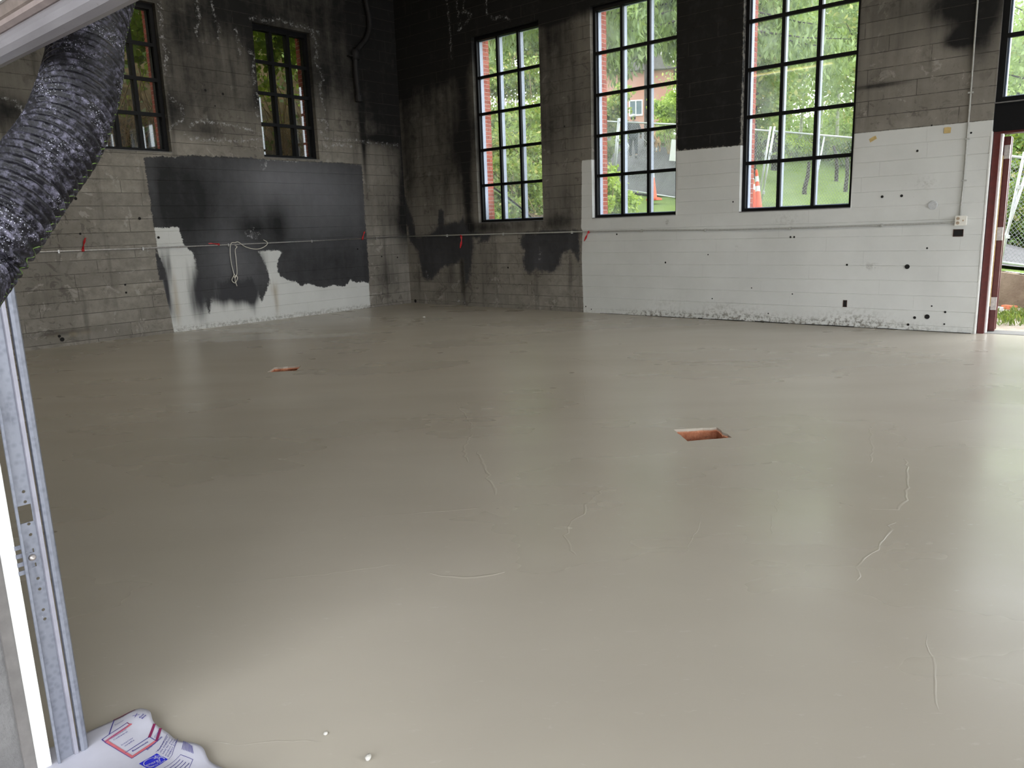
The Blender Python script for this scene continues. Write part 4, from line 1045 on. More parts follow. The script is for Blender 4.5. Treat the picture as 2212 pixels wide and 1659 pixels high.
def grid_mesh(name, xs, ys, zf, m, keep=None):
    X, Y = np.meshgrid(xs, ys, indexing='ij'); Z = zf(X, Y); v = np.stack([X, Y, Z], -1).reshape(-1, 3)
    ids = np.arange(X.size).reshape(X.shape); F = np.stack([ids[:-1,:-1], ids[1:,:-1], ids[1:,1:], ids[:-1,1:]], -1)
    if keep is not None:
        cx = (X[:-1,:-1]+X[1:,1:])/2; cy = (Y[:-1,:-1]+Y[1:,1:])/2; F = F[keep(cx, cy)]
    F = F.reshape(-1, 4); me_ = bpy.data.meshes.new(name); me_.from_pydata(v.tolist(), [], F.tolist()); me_.update()
    me_.polygons.foreach_set('use_smooth', [True]*len(me_.polygons)); return link(name, me_, m)
RW0, RW1 = np.array([9.3,4.30]), np.array([16.0,2.35])
def behind_rw(x, y):
    d = RW1-RW0; return ((x-RW0[0])*(-d[1])+(y-RW0[1])*d[0])/np.hypot(*d)
yard = lambda x, y: (x > 9.3) & (behind_rw(x, y) < .12)
nz = lambda X, Y: ground(X, Y)+(vnoise(X+40, Y+40, 1.1, 77)-.5)*.10
o = grid_mesh('hillside', np.linspace(-30,24,190), np.r_[np.linspace(.47,14,90), np.linspace(14.4,60,60)], nz, 'grass_ground', lambda x, y: ~yard(x, y)); tag(o, 'grassy slope rising behind the building', 'lawn', kind='structure')
o = grid_mesh('side_bank', np.linspace(-14,-.47,60), np.linspace(-14,.5,60), lambda X, Y: 2.55+.85*np.clip(-.8-X, 0, 7)+(vnoise(X+40, Y+40, 1.5, 78)-.5)*.25, 'bank_ground'); tag(o, 'steep brown earth bank outside the side windows', 'bank', kind='structure')
# bare earth between ivy on the bank outside the corner window
o = grid_mesh('ivy_bank', np.linspace(-12,4.2,90), np.linspace(.5,12,70), lambda X, Y: nz(X, Y)+.05, 'bank_ground', lambda x, y: ((x-LA[0])*Ln[0]+(y-LA[1])*Ln[1] > .1)); tag(o, 'steep earth bank under ivy outside the corner window', 'bank', kind='structure')
def path(name, poly, label):
    P = np.array(poly); x0, y0 = P.min(0); x1, y1 = P.max(0)
    o = grid_mesh(name, np.linspace(x0, x1, 60), np.linspace(y0, y1, 60), lambda X, Y: nz(X, Y)+.06, 'asphalt', lambda x, y: inside(x, y, poly)); tag(o, label, 'path', kind='structure')
path('asphalt_path', [(3.6,6.9),(1.5,7.3),(-1.2,8.0),(-3.5,11.5),(-7.5,17),(-14,27),(-11,29),(-6.5,22),(-2.5,18.3),(.5,13.5),(3.2,10)], 'asphalt path climbing past the dog walker')
path('asphalt_path', [(8.6,5.1),(16,3.1),(17,9.0),(12,10.2),(8.6,10.4)], 'asphalt strip behind the retaining wall and fence')
o = obj('yard_ground', MB().poly([(9.3,.42,-.03),(22,.42,-.03),(22,4.2,-.03),(9.3,4.4,-.03)]), 'yard_dirt', fixn=False); tag(o, 'pale dirt strip outside the open doorway', 'ground', kind='structure')
d = (RW1-RW0)/np.hypot(*(RW1-RW0)); nn = np.array([-d[1], d[0]])
def rwp(s_, w): q = RW0+d*s_+nn*w; return q
rw = MB(); n = 14; Lr = np.hypot(*(RW1-RW0))
for i in range(n):
    a0, a1 = rwp(Lr*i/n, 0), rwp(Lr*(i+1)/n, 0); b0, b1 = rwp(Lr*i/n, .22), rwp(Lr*(i+1)/n, .22)
    za, zb = max(.30, gz(*b0)+.0), max(.30, gz(*b1)+.0); k = len(rw.v)
    rw.v += [(*a0,-.05),(*a1,-.05),(*b1,-.05),(*b0,-.05),(*a0,za),(*a1,zb),(*b1,zb),(*b0,za)]
    rw.f += [tuple(k+j for j in q) for q in ((0,1,5,4),(4,5,6,7),(2,3,7,6))]
o = obj('retaining_wall', rw, 'retaining_concrete', fixn=False); tag(o, 'low stained concrete retaining wall outside the doorway', 'wall', kind='structure')
o = obj('apron', MB().poly([(-20,-60,-.02),(50,-60,-.02),(50,FY-.4,-.02),(-20,FY-.4,-.02)]), 'apron_concrete', fixn=False); tag(o, 'concrete forecourt in front of the overhead door', 'ground', kind='structure')
o = obj('apron', MB().poly([(22.9,FY-.4,-.02),(50,FY-.4,-.02),(50,.42,-.02),(22.9,.42,-.02)]), 'apron_concrete', fixn=False); tag(o, 'concrete yard beyond the open bay', 'ground', kind='structure')

# ------------------------------------------------------------------ vegetation
def leaf_mesh(name, C, size, seed, m, parent, aspect=.62, droop=0.0, kind=None):
    r = np.random.default_rng(seed); n = len(C); sz = size*(.6+.8*r.random(n))[:, None]
    a = r.normal(size=(n, 3)); a[:, 2] -= droop*2.0; a /= np.linalg.norm(a, axis=1)[:, None]
    b = np.cross(a, r.normal(size=(n, 3))); b /= np.linalg.norm(b, axis=1)[:, None]
    c = np.cross(a, b)
    V = np.stack([C-a*sz*.5, C+b*sz*aspect*.5+c*sz*.10, C+a*sz*.5, C-b*sz*aspect*.5+c*sz*.10], 1).reshape(-1, 3)
    me_ = bpy.data.meshes.new(name); me_.vertices.add(4*n); me_.vertices.foreach_set('co', V.astype(np.float32).ravel())
    me_.loops.add(4*n); me_.loops.foreach_set('vertex_index', np.arange(4*n, dtype=np.int32))
    me_.polygons.add(n); me_.polygons.foreach_set('loop_start', np.arange(0, 4*n, 4, dtype=np.int32)); me_.polygons.foreach_set('loop_total', np.full(n, 4, dtype=np.int32))
    me_.update(calc_edges=True); o = link(name, me_, m, parent); 
    if parent is not None: o['kind'] = 'stuff'
    return o
def clumps(center, rad, n, seed, nc=26, k=.34):
    """leaf positions: clumps on and inside an ellipsoid"""
    r = np.random.default_rng(seed); c = r.normal(size=(nc, 3)); c /= np.linalg.norm(c, axis=1)[:, None]; c *= (r.random(nc)**.45)[:, None]*.85
    p = c[r.integers(0, nc, n)]+r.normal(size=(n, 3))*k*.55
    return np.array(center)+p*np.array(rad)
def bush(center, rad, n, size, m, label, group, seed, name='shrub', stems=4):
    x, y, z = center; zb = gz(x, y); root = empty(name, (x, y, zb), label, 'shrub', group)
    st = MB(); r = random.Random(seed)
    for k in range(stems):
        w = r.random()*6.3; st.tube([(x+.05*math.cos(w), y+.05*math.sin(w), zb-.1), (x+rad[0]*.3*math.cos(w), y+rad[1]*.3*math.sin(w), zb+(z-zb)*.5), (x+rad[0]*.6*math.cos(w), y+rad[1]*.6*math.sin(w), z+rad[2]*.5)], [.025,.016,.006], 5)
    obj('stem', st, 'twig', root, fixn=False)
    leaf_mesh('foliage', clumps(center, rad, n, seed, nc=max(14, n//220)), size, seed, m, root)
    return root
def tree(x, y, h, crown, n, size, m, label, seed, bark='bark', group='trees on the slope', lean=0.0, tr_=.16, name='tree', droop=0.0, extra=None):
    zb = gz(x, y); root = empty(name, (x, y, zb), label, 'tree', group); r = random.Random(seed)
    top = (x+lean*h, y, zb+h); tk = MB()
    tk.tube([(x, y, zb-.3), (x+lean*h*.25, y, zb+h*.25), (x+lean*h*.6, y+.1, zb+h*.6), top], [tr_, tr_*.85, tr_*.6, tr_*.2], 9)
    obj('trunk', tk, bark, root, smooth=True, fixn=False)
    for k in range(6):
        f = .35+.1*k; w = r.random()*6.3; b0 = (x+lean*h*f, y, zb+h*f); L = crown[0]*.8
        obj('branch', MB().tube([b0, (b0[0]+L*.5*math.cos(w), b0[1]+L*.5*math.sin(w), b0[2]+h*.09), (b0[0]+L*math.cos(w), b0[1]+L*math.sin(w), b0[2]+h*.13)], [tr_*.35, tr_*.22, .01], 5), bark, root, fixn=False)
    cc = (x+lean*h*.5, y, zb+h*.46)
    P = clumps(cc, crown, n, seed, nc=max(30, n//150), k=.26)
    leaf_mesh('foliage', P, size, seed, m, root, droop=droop)
    return root
def spruce(x, y, h, R, n, seed, label, dep0=20):
    zb = gz(x, y); root = empty('spruce_tree', (x, y, zb), label, 'tree', 'spruces above the path'); r = np.random.default_rng(seed)
    obj('trunk', MB().tube([(x,y,zb-.3),(x,y,zb+h*.5),(x,y,zb+h)], [.13,.10,.03], 9), 'bark', root, fixn=False)
    pts = []; brs = MB(); nb_ = 110
    for k in range(nb_):
        f = (.27 if dep0 < 30 else .30)+.67*(k/nb_); w = r.random()*6.283; L = R*(1-f)**.8*(.75+.4*r.random())+.3; z0 = zb+h*f
        m_ = max(6, int(n/nb_*(L/R)*1.6)); s_ = r.random(m_)**.7
        bx_ = x+L*s_*math.cos(w); by_ = y+L*s_*math.sin(w); bz_ = z0-.35*L*s_**1.6+.12*L*s_**4
        hang = r.random(m_)**1.5*.9*(.3+s_*.7)
        pts.append(np.stack([bx_+r.normal(0,.07,m_), by_+r.normal(0,.07,m_), bz_-hang], 1))
        e = [(x+L*q*math.cos(w), y+L*q*math.sin(w), z0-.35*L*q**1.6+.12*L*q**4) for q in (0,.35,.7,1)]
        brs.tube(e, [.05,.035,.02,.006], 4, False)
    obj('branch', brs, 'bark', root, fixn=False).__setitem__('kind', 'stuff')
    leaf_mesh('needles', np.concatenate(pts), .26, seed, 'leaf_spruce', root, .30, 1.2)
    return root

# ivy bank outside the corner window: shrubs stepping up the slope
k = 0
bank_lab = ['leafy ivy clump low on the bank outside the corner window', 'leafy ivy clump halfway up the bank outside the corner window', 'leafy ivy clump high on the bank outside the corner window', 'leafy thicket crowning the bank outside the corner window']
spots = []
for row, (px0, px1, py, dep, cnt) in enumerate([(1030,1190,465,17.6,4),(1030,1185,400,18.2,4),(1025,1185,330,19.0,4),(1020,1180,255,20.0,4),(1015,1180,175,21.0,4),(1010,1180,95,22.2,4),(1000,1190,10,23.5,4)]):
    for j in range(cnt):
        px = px0+(px1-px0)*(j+.5)/cnt; P = at(px, py, dep+.5*math.sin(j*2.1+row))
        bush((P[0], P[1], P[2]), (.75,.75,.6), 1500, .105, 'leaf_bank', bank_lab[min(3, row//2)], bank_lab[min(3, row//2)].replace('leafy ', '')+'s', 100+k, 'ivy_shrub', 3); k += 1
# dry twigs in the ivy
for j in range(10):
    P = at(1050+12*j, 470-45*(j % 7), 17.2+.6*(j % 7)); tw = MB()
    for q in range(5):
        a = np.array(P)+rng.normal(0,.25,3); b = a+rng.normal(0,.35,3)+np.array([0,0,.3]); tw.tube([tuple(a), tuple((a+b)/2+rng.normal(0,.06,3)), tuple(b)], .007, 4)
    o = obj('dry_twigs', tw, 'twig', fixn=False); tag(o, 'tangle of pale dry twigs in the ivy bank', 'twigs', 'dry twigs in the ivy', kind='stuff')

# bushes in front of the fence outside the dog-walker window
for (px, py, dep, r, n, lab) in [(1312,425,16.6,.55,2600,'bright yellow-green bush against the brick window edge'), (1345,440,17.0,.42,1200,'small bright bush in front of the mesh fence'), (1300,375,18.0,.4,900,'leafy shoots beside the fence, above the bright bush')]:
    P = at(px, py, dep); bush(tuple(P), (r, r, r*.85), n, .10, 'leaf_bush', lab, None, 300+px, 'shrub')
for ob_ in [q for q in bpy.data.objects if q.get('group') is None and 'group' in q]: del ob_['group']
# greenery behind the fence
for i, (px, py, dep, r, n, m_, lab) in enumerate([(1296,330,27,.62,1300,'leaf_tree','green thicket behind the fence beside the path'), (1312,240,29,.95,2800,'leaf_bank','tall green thicket behind the fence under the spruces'), (1448,243,34,.95,3000,'leaf_bush','bright hedge across the path from the brick house'), (1432,297,37,.42,900,'leaf_bush','low hedge at the top of the path behind the dog'), (1336,300,37,.5,900,'leaf_bush','low shrub in front of the brick house'), (1495,215,40,1.8,3600,'leaf_tree','dark hedge behind the bright hedge')]):
    P = at(px, py, dep); bush(tuple(P), (r, r, r*.9), n, .17, m_, lab, None, 400+i, 'hedge_shrub')
for q in [o for o in bpy.data.objects if 'group' in o.keys() and o['group'] is None]: del q['group']
# spruces
for i, (px, dep, h, R, n, lab) in enumerate([(1222,23,17,5.2,36000,'tall drooping spruce reaching over the fence by the ivy bank'), (1515,24,17,5.4,36000,'tall drooping spruce behind the black wall block'), (1397,36,15,3.4,20000,'slender spruce between the dog walker and the brick house')]):
    P = at(px, 250, dep); sp_ = spruce(P[0], P[1], h, R, n, 500+i, lab, dep)

# trees on the lawn seen through the window over the cones
for i, (px, dep, h, cr, n, sz, m_, bk, ln, tr_, lab) in enumerate([
    (1626,27,9.5,(1.7,1.7,3.7),11000,.17,'leaf_tree','bark',.02,.12,'dense leafy tree on the lawn behind the leaning cones'),
    (1660,34,11,(1.9,1.9,4.4),8000,.18,'leaf_tree','bark',-.02,.12,'leafy tree behind the dense tree on the lawn'),
    (1672,30,10,(1.3,1.3,3.6),4200,.17,'leaf_tree','bark',.06,.13,'dark-trunked tree leaning over the middle of the lawn'),
    (1725,37,13,(1.7,1.7,5.2),3400,.17,'leaf_birch','birch_bark',.05,.08,'slender pale-barked birch on the lawn'),
    (1768,38,13,(1.7,1.7,5.4),3400,.17,'leaf_birch','birch_bark',.03,.08,'tall pale-barked birch with hanging branches'),
    (1806,35,12,(1.7,1.7,5.2),5600,.17,'leaf_birch','birch_bark',-.01,.08,'pale-barked birch at the lawn edge near the doorway side'),
    (1850,31,11,(2.0,2.0,4.4),7000,.18,'leaf_tree','bark',0,.13,'leafy tree between the birches and the doorway'),
    (1580,38,13,(2.4,2.4,5.0),6500,.2,'leaf_tree','bark',0,.2,'broad leafy tree behind the black wall block'),
    (1700,46,15,(3.0,3.0,6.0),3200,.24,'leaf_tree','bark',0,.16,'broad far tree behind the birches'),
    (1800,48,15,(3.0,3.0,6.0),2600,.24,'leaf_birch','bark',0,.16,'broad pale far tree behind the lawn edge'),
    (2185,30,8.0,(2.6,2.6,3.8),9000,.17,'leaf_tree','bark',0,.15,'leafy tree above the open doorway'),
    (2270,26,9,(2.4,2.4,4.0),7000,.17,'leaf_birch','bark',0,.15,'light leafy tree past the open doorway'),
    (2050,36,10,(2.8,2.8,4.4),5500,.19,'leaf_tree','bark',0,.15,'leafy tree behind the white painted wall')]):
    P = at(px, 345, dep); tree(P[0], P[1], h, cr, n, sz, m_, lab, 600+i, bk, 'trees on the slope', ln, tr_, droop=.6 if 'birch' in m_ else 0)
for i, (px, py, dep, r, n, m_, lab) in enumerate([(1638,318,32,1.0,2600,'leaf_hedge','dark undergrowth under the dense tree'), (1695,325,33,.75,2000,'leaf_bush','bright shrub at the top of the lawn'), (1740,322,34,.9,2200,'leaf_tree','green shrub between the birch trunks'), (1795,320,34,1.0,2600,'leaf_tree','green shrub behind the birches'), (1845,325,32,.9,2000,'leaf_tree','shrub at the lawn edge by the fence')]):
    P = at(px, py, dep); bush(tuple(P), (r*1.2, r, r*.8), n, .17, m_, lab, 'shrubs at the top of the lawn', 700+i, 'shrub')
for i, (px, py, dep, r, n, m_, lab) in enumerate([(1632,290,41,1.25,2600,'leaf_tree','leafy understory mass behind the dense tree'), (1688,300,45,1.0,1800,'leaf_birch','pale understory mass behind the dark trunk'), (1748,285,46,1.5,2600,'leaf_birch','pale understory mass between two birches'), (1805,280,44,1.4,2600,'leaf_tree','green understory mass behind the birches'), (1845,265,40,1.3,2600,'leaf_tree','green understory mass beside the doorway trees')]):
    P = at(px, py, dep); bush(tuple(P), (r*1.1, r, r*1.25), n, .19, m_, lab, 'understory behind the lawn', 760+i, 'shrub')
# cut stems leaning on the lawn behind the fence
for i, (q0, q1, dp, lab) in enumerate([((1738,408),(1748,350),22,'short dark stump stem on the lawn behind the fence'), ((1826,415),(1830,340),23,'dark leaning stem at the lawn edge'), ((1808,360),(1801,315),27,'dark twin stem under the birches')]):
    a, b = at(*q0, dp), at(*q1, dp); zb = gz(a[0], a[1]); o = obj('tree_stump', MB().tube([(a[0],a[1],min(zb, a[2])-.1), tuple(a), tuple((a+b)/2+np.array([.03,0,0])), tuple(b)], [.07,.062,.055,.045], 9), 'bark', fixn=False); tag(o, lab, 'stump')

# hedge seen through the doorway
for i, (px, py, dep, r, n, lab) in enumerate([(2165,470,19.5,1.3,4800,'dense dark hedge low behind the mesh fence by the doorway'), (2225,470,19.0,1.3,4800,'dense hedge behind the mesh fence opposite the doorway'), (2190,380,21,1.6,5200,'taller hedge mass above the fence by the doorway'), (2240,360,21,1.6,4200,'taller hedge mass past the doorway'), (2185,300,23,1.7,4200,'light hedge top under the doorway beam')]):
    P = at(px, py, dep); bush(tuple(P), (r*1.25, r, r*.8), n, .13, 'leaf_hedge' if i < 4 else 'leaf_tree', lab, 'hedge behind the doorway fence', 800+i, 'hedge_shrub')
# weeds in the dirt strip
for i, (px, py, r) in enumerate([(2160,690,.16),(2185,700,.18),(2200,680,.12),(2172,684,.12),(2205,688,.14)]):
    x, y = onF(px, py, -.02); P = np.array([x, y, .02])+rng.normal(size=(160, 3))*np.array([r, r, .05])*.7; P[:, 2] = abs(P[:, 2])+.0
    root = empty('weed_tuft', (x, y, -.03), ['weed tuft on the dirt beside the red door edge', 'wide weed tuft on the dirt nearest the threshold', 'weed tuft by the half buried brick', 'small weed tuft between the loose bricks and the door edge', 'weed tuft out on the bare dirt strip'][i], 'weeds', 'weeds outside the doorway')
    leaf_mesh('blades', P[:90], .10, 900+i, 'leaf_hedge', root, .22, -1.0)

# vines and twigs outside the side windows
for (w, n, seed, lab) in ((WB, 5200, 41, 'hanging leafy vines outside the side window near the corner'), (WA, 5200, 42, 'hanging leafy vines outside the side window behind the hose')):
    r = np.random.default_rng(seed); root = empty('vine', (-2.2, (w[0]+w[1])/2+.7, gz(-2.2, -3)), lab, 'vine', 'vines outside the side windows')
    st = MB(); P = []
    for k in range(34):
        x0 = -1.0-1.3*r.random(); y0 = w[0]-.5+2.7*r.random()+.5*(-x0); z0 = 6.6+.4*r.random(); L = 1.1+1.3*r.random()**1.3; pts = []
        for q in np.linspace(0, 1, 8): pts.append((x0+.15*math.sin(q*4+k), y0+.2*math.sin(q*3+2*k), z0-L*q))
        st.tube(pts, .006, 4, False); m_ = n//34; s_ = r.random(m_)
        P.append(np.stack([np.interp(s_, np.linspace(0,1,8), [c[i] for c in pts]) for i in range(3)], 1)+r.normal(0,.10,(m_,3)))
    obj('stem', st, 'twig', root, fixn=False); leaf_mesh('foliage', np.concatenate(P), .125, seed, 'leaf_vine', root, .8)
    tw = MB()
    for k in range(200):
        x0 = -1.1-1.0*r.random(); y0 = w[0]-.6+3.0*r.random()+.5*(-x0); a = np.array([x0, y0, gz(x0, y0)-.05]); b = a+np.array([.3*r.normal(), .5*r.normal(), .35+1.2*r.random()**2]); c = (a+b)/2+r.normal(0,.15,3)
        tw.tube([tuple(a), tuple(c), tuple(b)], .009, 4, False)
    o = obj('dry_twigs', tw, 'twig', fixn=False); tag(o, 'dry brown stems on the bank outside the '+('corner-side window' if w is WB else 'window behind the hose'), 'twigs', kind='stuff')
    P2 = np.stack([-1.2-5*r.random(1100), w[0]-2+9*r.random(1100), np.zeros(1100)], 1); P2[:, 2] = ground(P2[:, 0], P2[:, 1])+.05+.5*r.random(1100)**2
    P2 = P2[P2[:, 1] < .1]; 
    o = leaf_mesh('ivy_cover', P2, .14, seed+9, 'leaf_hedge', None); tag(o, 'dark ivy leaves over the bank outside '+('the corner-side window' if w is WB else 'the window behind the hose'), 'ivy', kind='stuff')

# ------------------------------------------------------------------ fence panels
def fence_panel(p0, p1, label, mid=False):
    p0 = Vector(p0); p1 = Vector(p1); L = (p1-p0).length; H = 1.83
    ex = (p1-p0).normalized(); ey = Vector((-ex.y, ex.x, 0)).normalized(); ez = ex.cross(ey)
    if ez.z < 0: ez = -ez
    root = empty('mesh_fence', p0, label, 'fence', 'temporary mesh fence panels')
    g = lambda a, h, o_=0.0: tuple(p0+ex*a+ez*h+ey*o_)
    for a in (.02, L-.02): obj('post', MB().tube([g(a,-.02), g(a,H+.10)], .024, 10), 'galvanised_fence', root, smooth=True)
    if mid: obj('middle_post', MB().tube([g(L/2,.05), g(L/2,H)], .018, 8), 'galvanised_fence', root, smooth=True)
    for h in (.05, H): obj('rail', MB().tube([g(.04,h), g(L-.04,h)], .022, 10), 'galvanised_fence', root, smooth=True)
    for a in (.04, L-.04):
        for h in (.5, 1.35): obj('clamp', MB().tube([g(a,h-.03), g(a,h+.03)], .034, 10), 'galvanised_fence', root)
    wm = MB(); s_ = .072; dz_ = s_*1.05; h0, h1 = .05, H
    for sg in (1, -1):
        k = -int((H)/dz_)-2
        for k in range(-60, 120):
            a0 = k*s_
            # line a = a0 + sg*(h-h0)*s/dz ; clip to 0..L
            sl = s_/dz_*sg; A0, A1 = a0, a0+sl*(h1-h0); hA, hB = h0, h1
            if sg > 0:
                if A1 < .05 or A0 > L-.05: continue
                if A0 < .05: hA = h0+(.05-A0)/sl
                if A1 > L-.05: hB = h0+(L-.05-A0)/sl
            else:
                if A0 < .05 or A1 > L-.05: continue
                if A0 > L-.05: hA = h0+(L-.05-A0)/sl
                if A1 < .05: hB = h0+(.05-A0)/sl
            wm.tube([g(a0+sl*(hA-h0), hA, sg*.003), g(a0+sl*(hB-h0), hB, sg*.003)], .0033, 3, False)
    obj('wire_mesh', wm, 'wire_galvanised', root, fixn=False)['kind'] = 'stuff'
    return root
fp = [(-1.8,7.95),(.72,7.2),(3.2,6.42),(5.72,5.62),(8.25,4.95),(10.75,4.38),(13.3,3.65)]
zf = [2.98,2.56,2.16,1.70,1.22,.66,.36]
fl = ['mesh fence panel beside the ivy bank', 'mesh fence panel in front of the dog walker', 'mesh fence panel carrying a white sign', 'mesh fence panel between the orange cones and the birches', 'mesh fence panel behind the white painted wall', 'mesh fence panel on the retaining wall opposite the doorway']
for i in range(6):
    a, b = fp[i], fp[i+1]; fence_panel((a[0]+.015, a[1], zf[i]), (b[0]-.015, b[1], zf[i+1]), fl[i], i == 3)
P = at(1459,325,19.55); e = Vector((3.3,-.9,-.5)).normalized(); zz = Vector((.13,0,.99)).normalized(); c = Vector(P)
sgn = MB(); q = [c-e*.18-zz*.26, c+e*.18-zz*.26, c+e*.18+zz*.26, c-e*.18+zz*.26]; nn_ = Vector((.26,.96,0))*.012
sgn.v = [tuple(k) for k in q]+[tuple(k+nn_) for k in q]; sgn.f = [(0,1,2,3),(7,6,5,4),(0,4,5,1),(1,5,6,2),(2,6,7,3),(3,7,4,0)]
o = obj('fence_sign', sgn, 'sign_white'); tag(o, 'plain white sign board tied to the mesh fence', 'sign')

# orange delineator posts / cones
def delineator(px0, py0, px1, py1, dep, label):
    a = Vector(at(px0, py0, dep)); b = Vector(at(px1, py1, dep)); L = (b-a).length
    root = empty('traffic_delineator', a, label, 'traffic cone', 'orange traffic delineators by the fence')
    def at_(f): return tuple(a+(b-a)*f)
    rr = lambda f: .075-.050*f
    obj('body', MB().tube([at_(0), at_(.03), at_(.9), at_(.97), at_(1)], [.10,rr(0),rr(.9),.024,.012], 14), 'orange_plastic', root, smooth=True, fixn=False)
    for f0, f1 in ((.50,.62),(.72,.84)): obj('band', MB().tube([at_(f0), at_(f1)], [rr(f0)+.002, rr(f1)+.002], 14, False), 'reflective_white', root, smooth=True, fixn=False)
    zb = gz(a.x, a.y); 
    bb_ = MB(); bb_.lathe([(.20,-.02),(.20,.02),(.12,.05)], tuple(a), 8); obj('base', bb_, 'orange_plastic', root)
delineator(1413,431,1406,338,19.1,'orange delineator cone on the grass by the path fence')
delineator(1632,462,1622,360,16.4,'orange banded cone leaning on the fence joint, further back')
delineator(1640,462,1634,366,16.1,'orange banded cone leaning on the fence joint, nearer the lawn')
a = at(1617,470,15.9); b = at(1611,392,15.9); e_ = np.array([.05,.0,0]); bd = MB()
bd.v = [tuple(a-e_*1.6),tuple(a+e_),tuple(b+e_*.15),tuple(b-e_*.6)]+[tuple(q+np.array([0,.02,0])) for q in (a-e_*1.6,a+e_,b+e_*.15,b-e_*.6)]
bd.f = [(0,1,2,3),(7,6,5,4),(0,4,5,1),(1,5,6,2),(2,6,7,3),(3,7,4,0)]
o = obj('barrier_board', bd, 'orange_board'); tag(o, 'orange painted barrier board standing beside the banded cones', 'board')

# loose bricks by the retaining wall
for i, (px, py, rz, tz, lab) in enumerate([(2168,656,.3,.0,'loose red brick lying flat by the retaining wall'), (2180,664,-.5,.0,'loose red brick at an angle in the weeds'), (2150,668,.9,.0,'pale loose brick next to the door edge'), (2176,653,.1,.065,'loose red brick resting on top of another'), (2200,659,-.2,.0,'loose brick half buried by the retaining wall')]):
    x, y = onF(px, py, 0.0); b = obj('loose_brick', MB().box((-.11,-.055,0),(.11,.055,.065)), 'brick_loose' if i != 2 else 'patch_plaster', bevel=.004)
    b.location = (x, y, -.03+tz); b.rotation_euler = (0, .0, rz); tag(b, lab, 'brick')

# ------------------------------------------------------------------ brick house up the hill
hc = at(1385,262,54); hz = hc[2]-1.2; fy_ = Vector((CAM[0]-hc[0], CAM[1]-hc[1], 0)).normalized(); ang = math.atan2(fy_.y, fy_.x)+math.pi/2
hr = empty('brick_house', (hc[0], hc[1], hz), 'red brick house with a white framed window up the hill', 'house', rot=(0,0,ang))
def hobj(name, mb, m, parent=hr):
    o = obj(name, mb, m); o.parent = parent; return o
hobj('wall', MB().box((-4.5,0,-3.5),(2.2,7,4.6)), 'house_brick')
hobj('roof', MB().prism([(-5.0,4.5),(2.7,4.5),(-1.15,7.0)], lambda a, b, t: (a, -.5 if t == 0 else 7.5, b)), 'roof_shingle')
def hat(px, py):
    P = at(px, py, 54); loc = Matrix.Rotation(-ang, 4, 'Z') @ Vector((P[0]-hc[0], P[1]-hc[1], P[2]-hz)); return loc
wa, wb = hat(1361,248), hat(1386,219); x0, x1, z0, z1 = wa.x, wb.x, wa.z, wb.z
wf = MB(); e = .07
for q in ((x0-e,x1+e,z0-e*1.4,z0),(x0-e,x1+e,z1,z1+e),(x0-e,x0,z0,z1),(x1,x1+e,z0,z1),((x0+x1)/2-e*.4,(x0+x1)/2+e*.4,z0,z1)): wf.box((q[0],-.06,q[2]),(q[1],.02,q[3]))
hw = hobj('window_frame', wf, 'sign_white'); pn = obj('pane', MB().box((x0,-.02,z0),(x1,.0,z1)), 'house_window'); pn.parent = hw

# ------------------------------------------------------------------ person walking a dog
def skinned(name, verts, edges, radii, m, parent, sub=2, root=0):
    me_ = bpy.data.meshes.new(name); me_.from_pydata([tuple(v) for v in verts], edges, []); o = bpy.data.objects.new(name, me_); COL.objects.link(o)
    md = o.modifiers.new('s', 'SKIN'); md.use_smooth_shade = True
    for i, d_ in enumerate(me_.skin_vertices[0].data):
        r = radii[i]; d_.radius = (r, r) if not hasattr(r, '__len__') else r; d_.use_root = (i == root)
    ms = o.modifiers.new('u', 'SUBSURF'); ms.levels = sub; ms.render_levels = sub
    dg = bpy.context.evaluated_depsgraph_get(); dg.update(); m2 = bpy.data.meshes.new_from_object(o.evaluated_get(dg))
    bpy.data.objects.remove(o); m2.name = name; m2.materials.clear(); oo = link(name, m2, m, None, True); oo.parent = parent; return oo
pf = at(1368,347,33); pz = gz(pf[0], pf[1])+.06; pz = max(pz, pf[2]-.05)
fwd = Vector((-.62,.78,0)); pang = math.atan2(fwd.y, fwd.x)-math.pi/2
pe = empty('person', (pf[0], pf[1], pz), 'person in black jacket and pale cap walking a dog, carrying a white bag', 'person', rot=(0,0,pang))
# local: +y forward, +x right
J = {'pel':(0,0,.93),'sp':(0,.0,1.12),'ch':(0,.01,1.32),'nk':(0,.02,1.50),'hb':(0,.03,1.58),'hd':(0,.04,1.68),'ht':(0,.04,1.76),
     'hl':(-.10,0,.90),'kl':(-.11,.14,.50),'al':(-.11,.08,.09),'tl':(-.11,.24,.04),'hr':(.10,0,.90),'kr':(.11,-.02,.49),'ar':(.11,-.22,.13),'tr':(.11,-.08,.03),
     'sl':(-.19,0,1.42),'el':(-.27,-.05,1.15),'wl':(-.29,.06,.93),'pl':(-.29,.09,.86),'sr':(.19,0,1.42),'er':(.28,-.03,1.15),'wr':(.34,.14,.98),'pr':(.35,.19,.93)}
names = list(J); ix = {n: i for i, n in enumerate(names)}
E_ = [('pel','sp'),('sp','ch'),('ch','nk'),('nk','hb'),('hb','hd'),('hd','ht'),('pel','hl'),('hl','kl'),('kl','al'),('al','tl'),('pel','hr'),('hr','kr'),('kr','ar'),('ar','tr'),('ch','sl'),('sl','el'),('el','wl'),('wl','pl'),('ch','sr'),('sr','er'),('er','wr'),('wr','pr')]
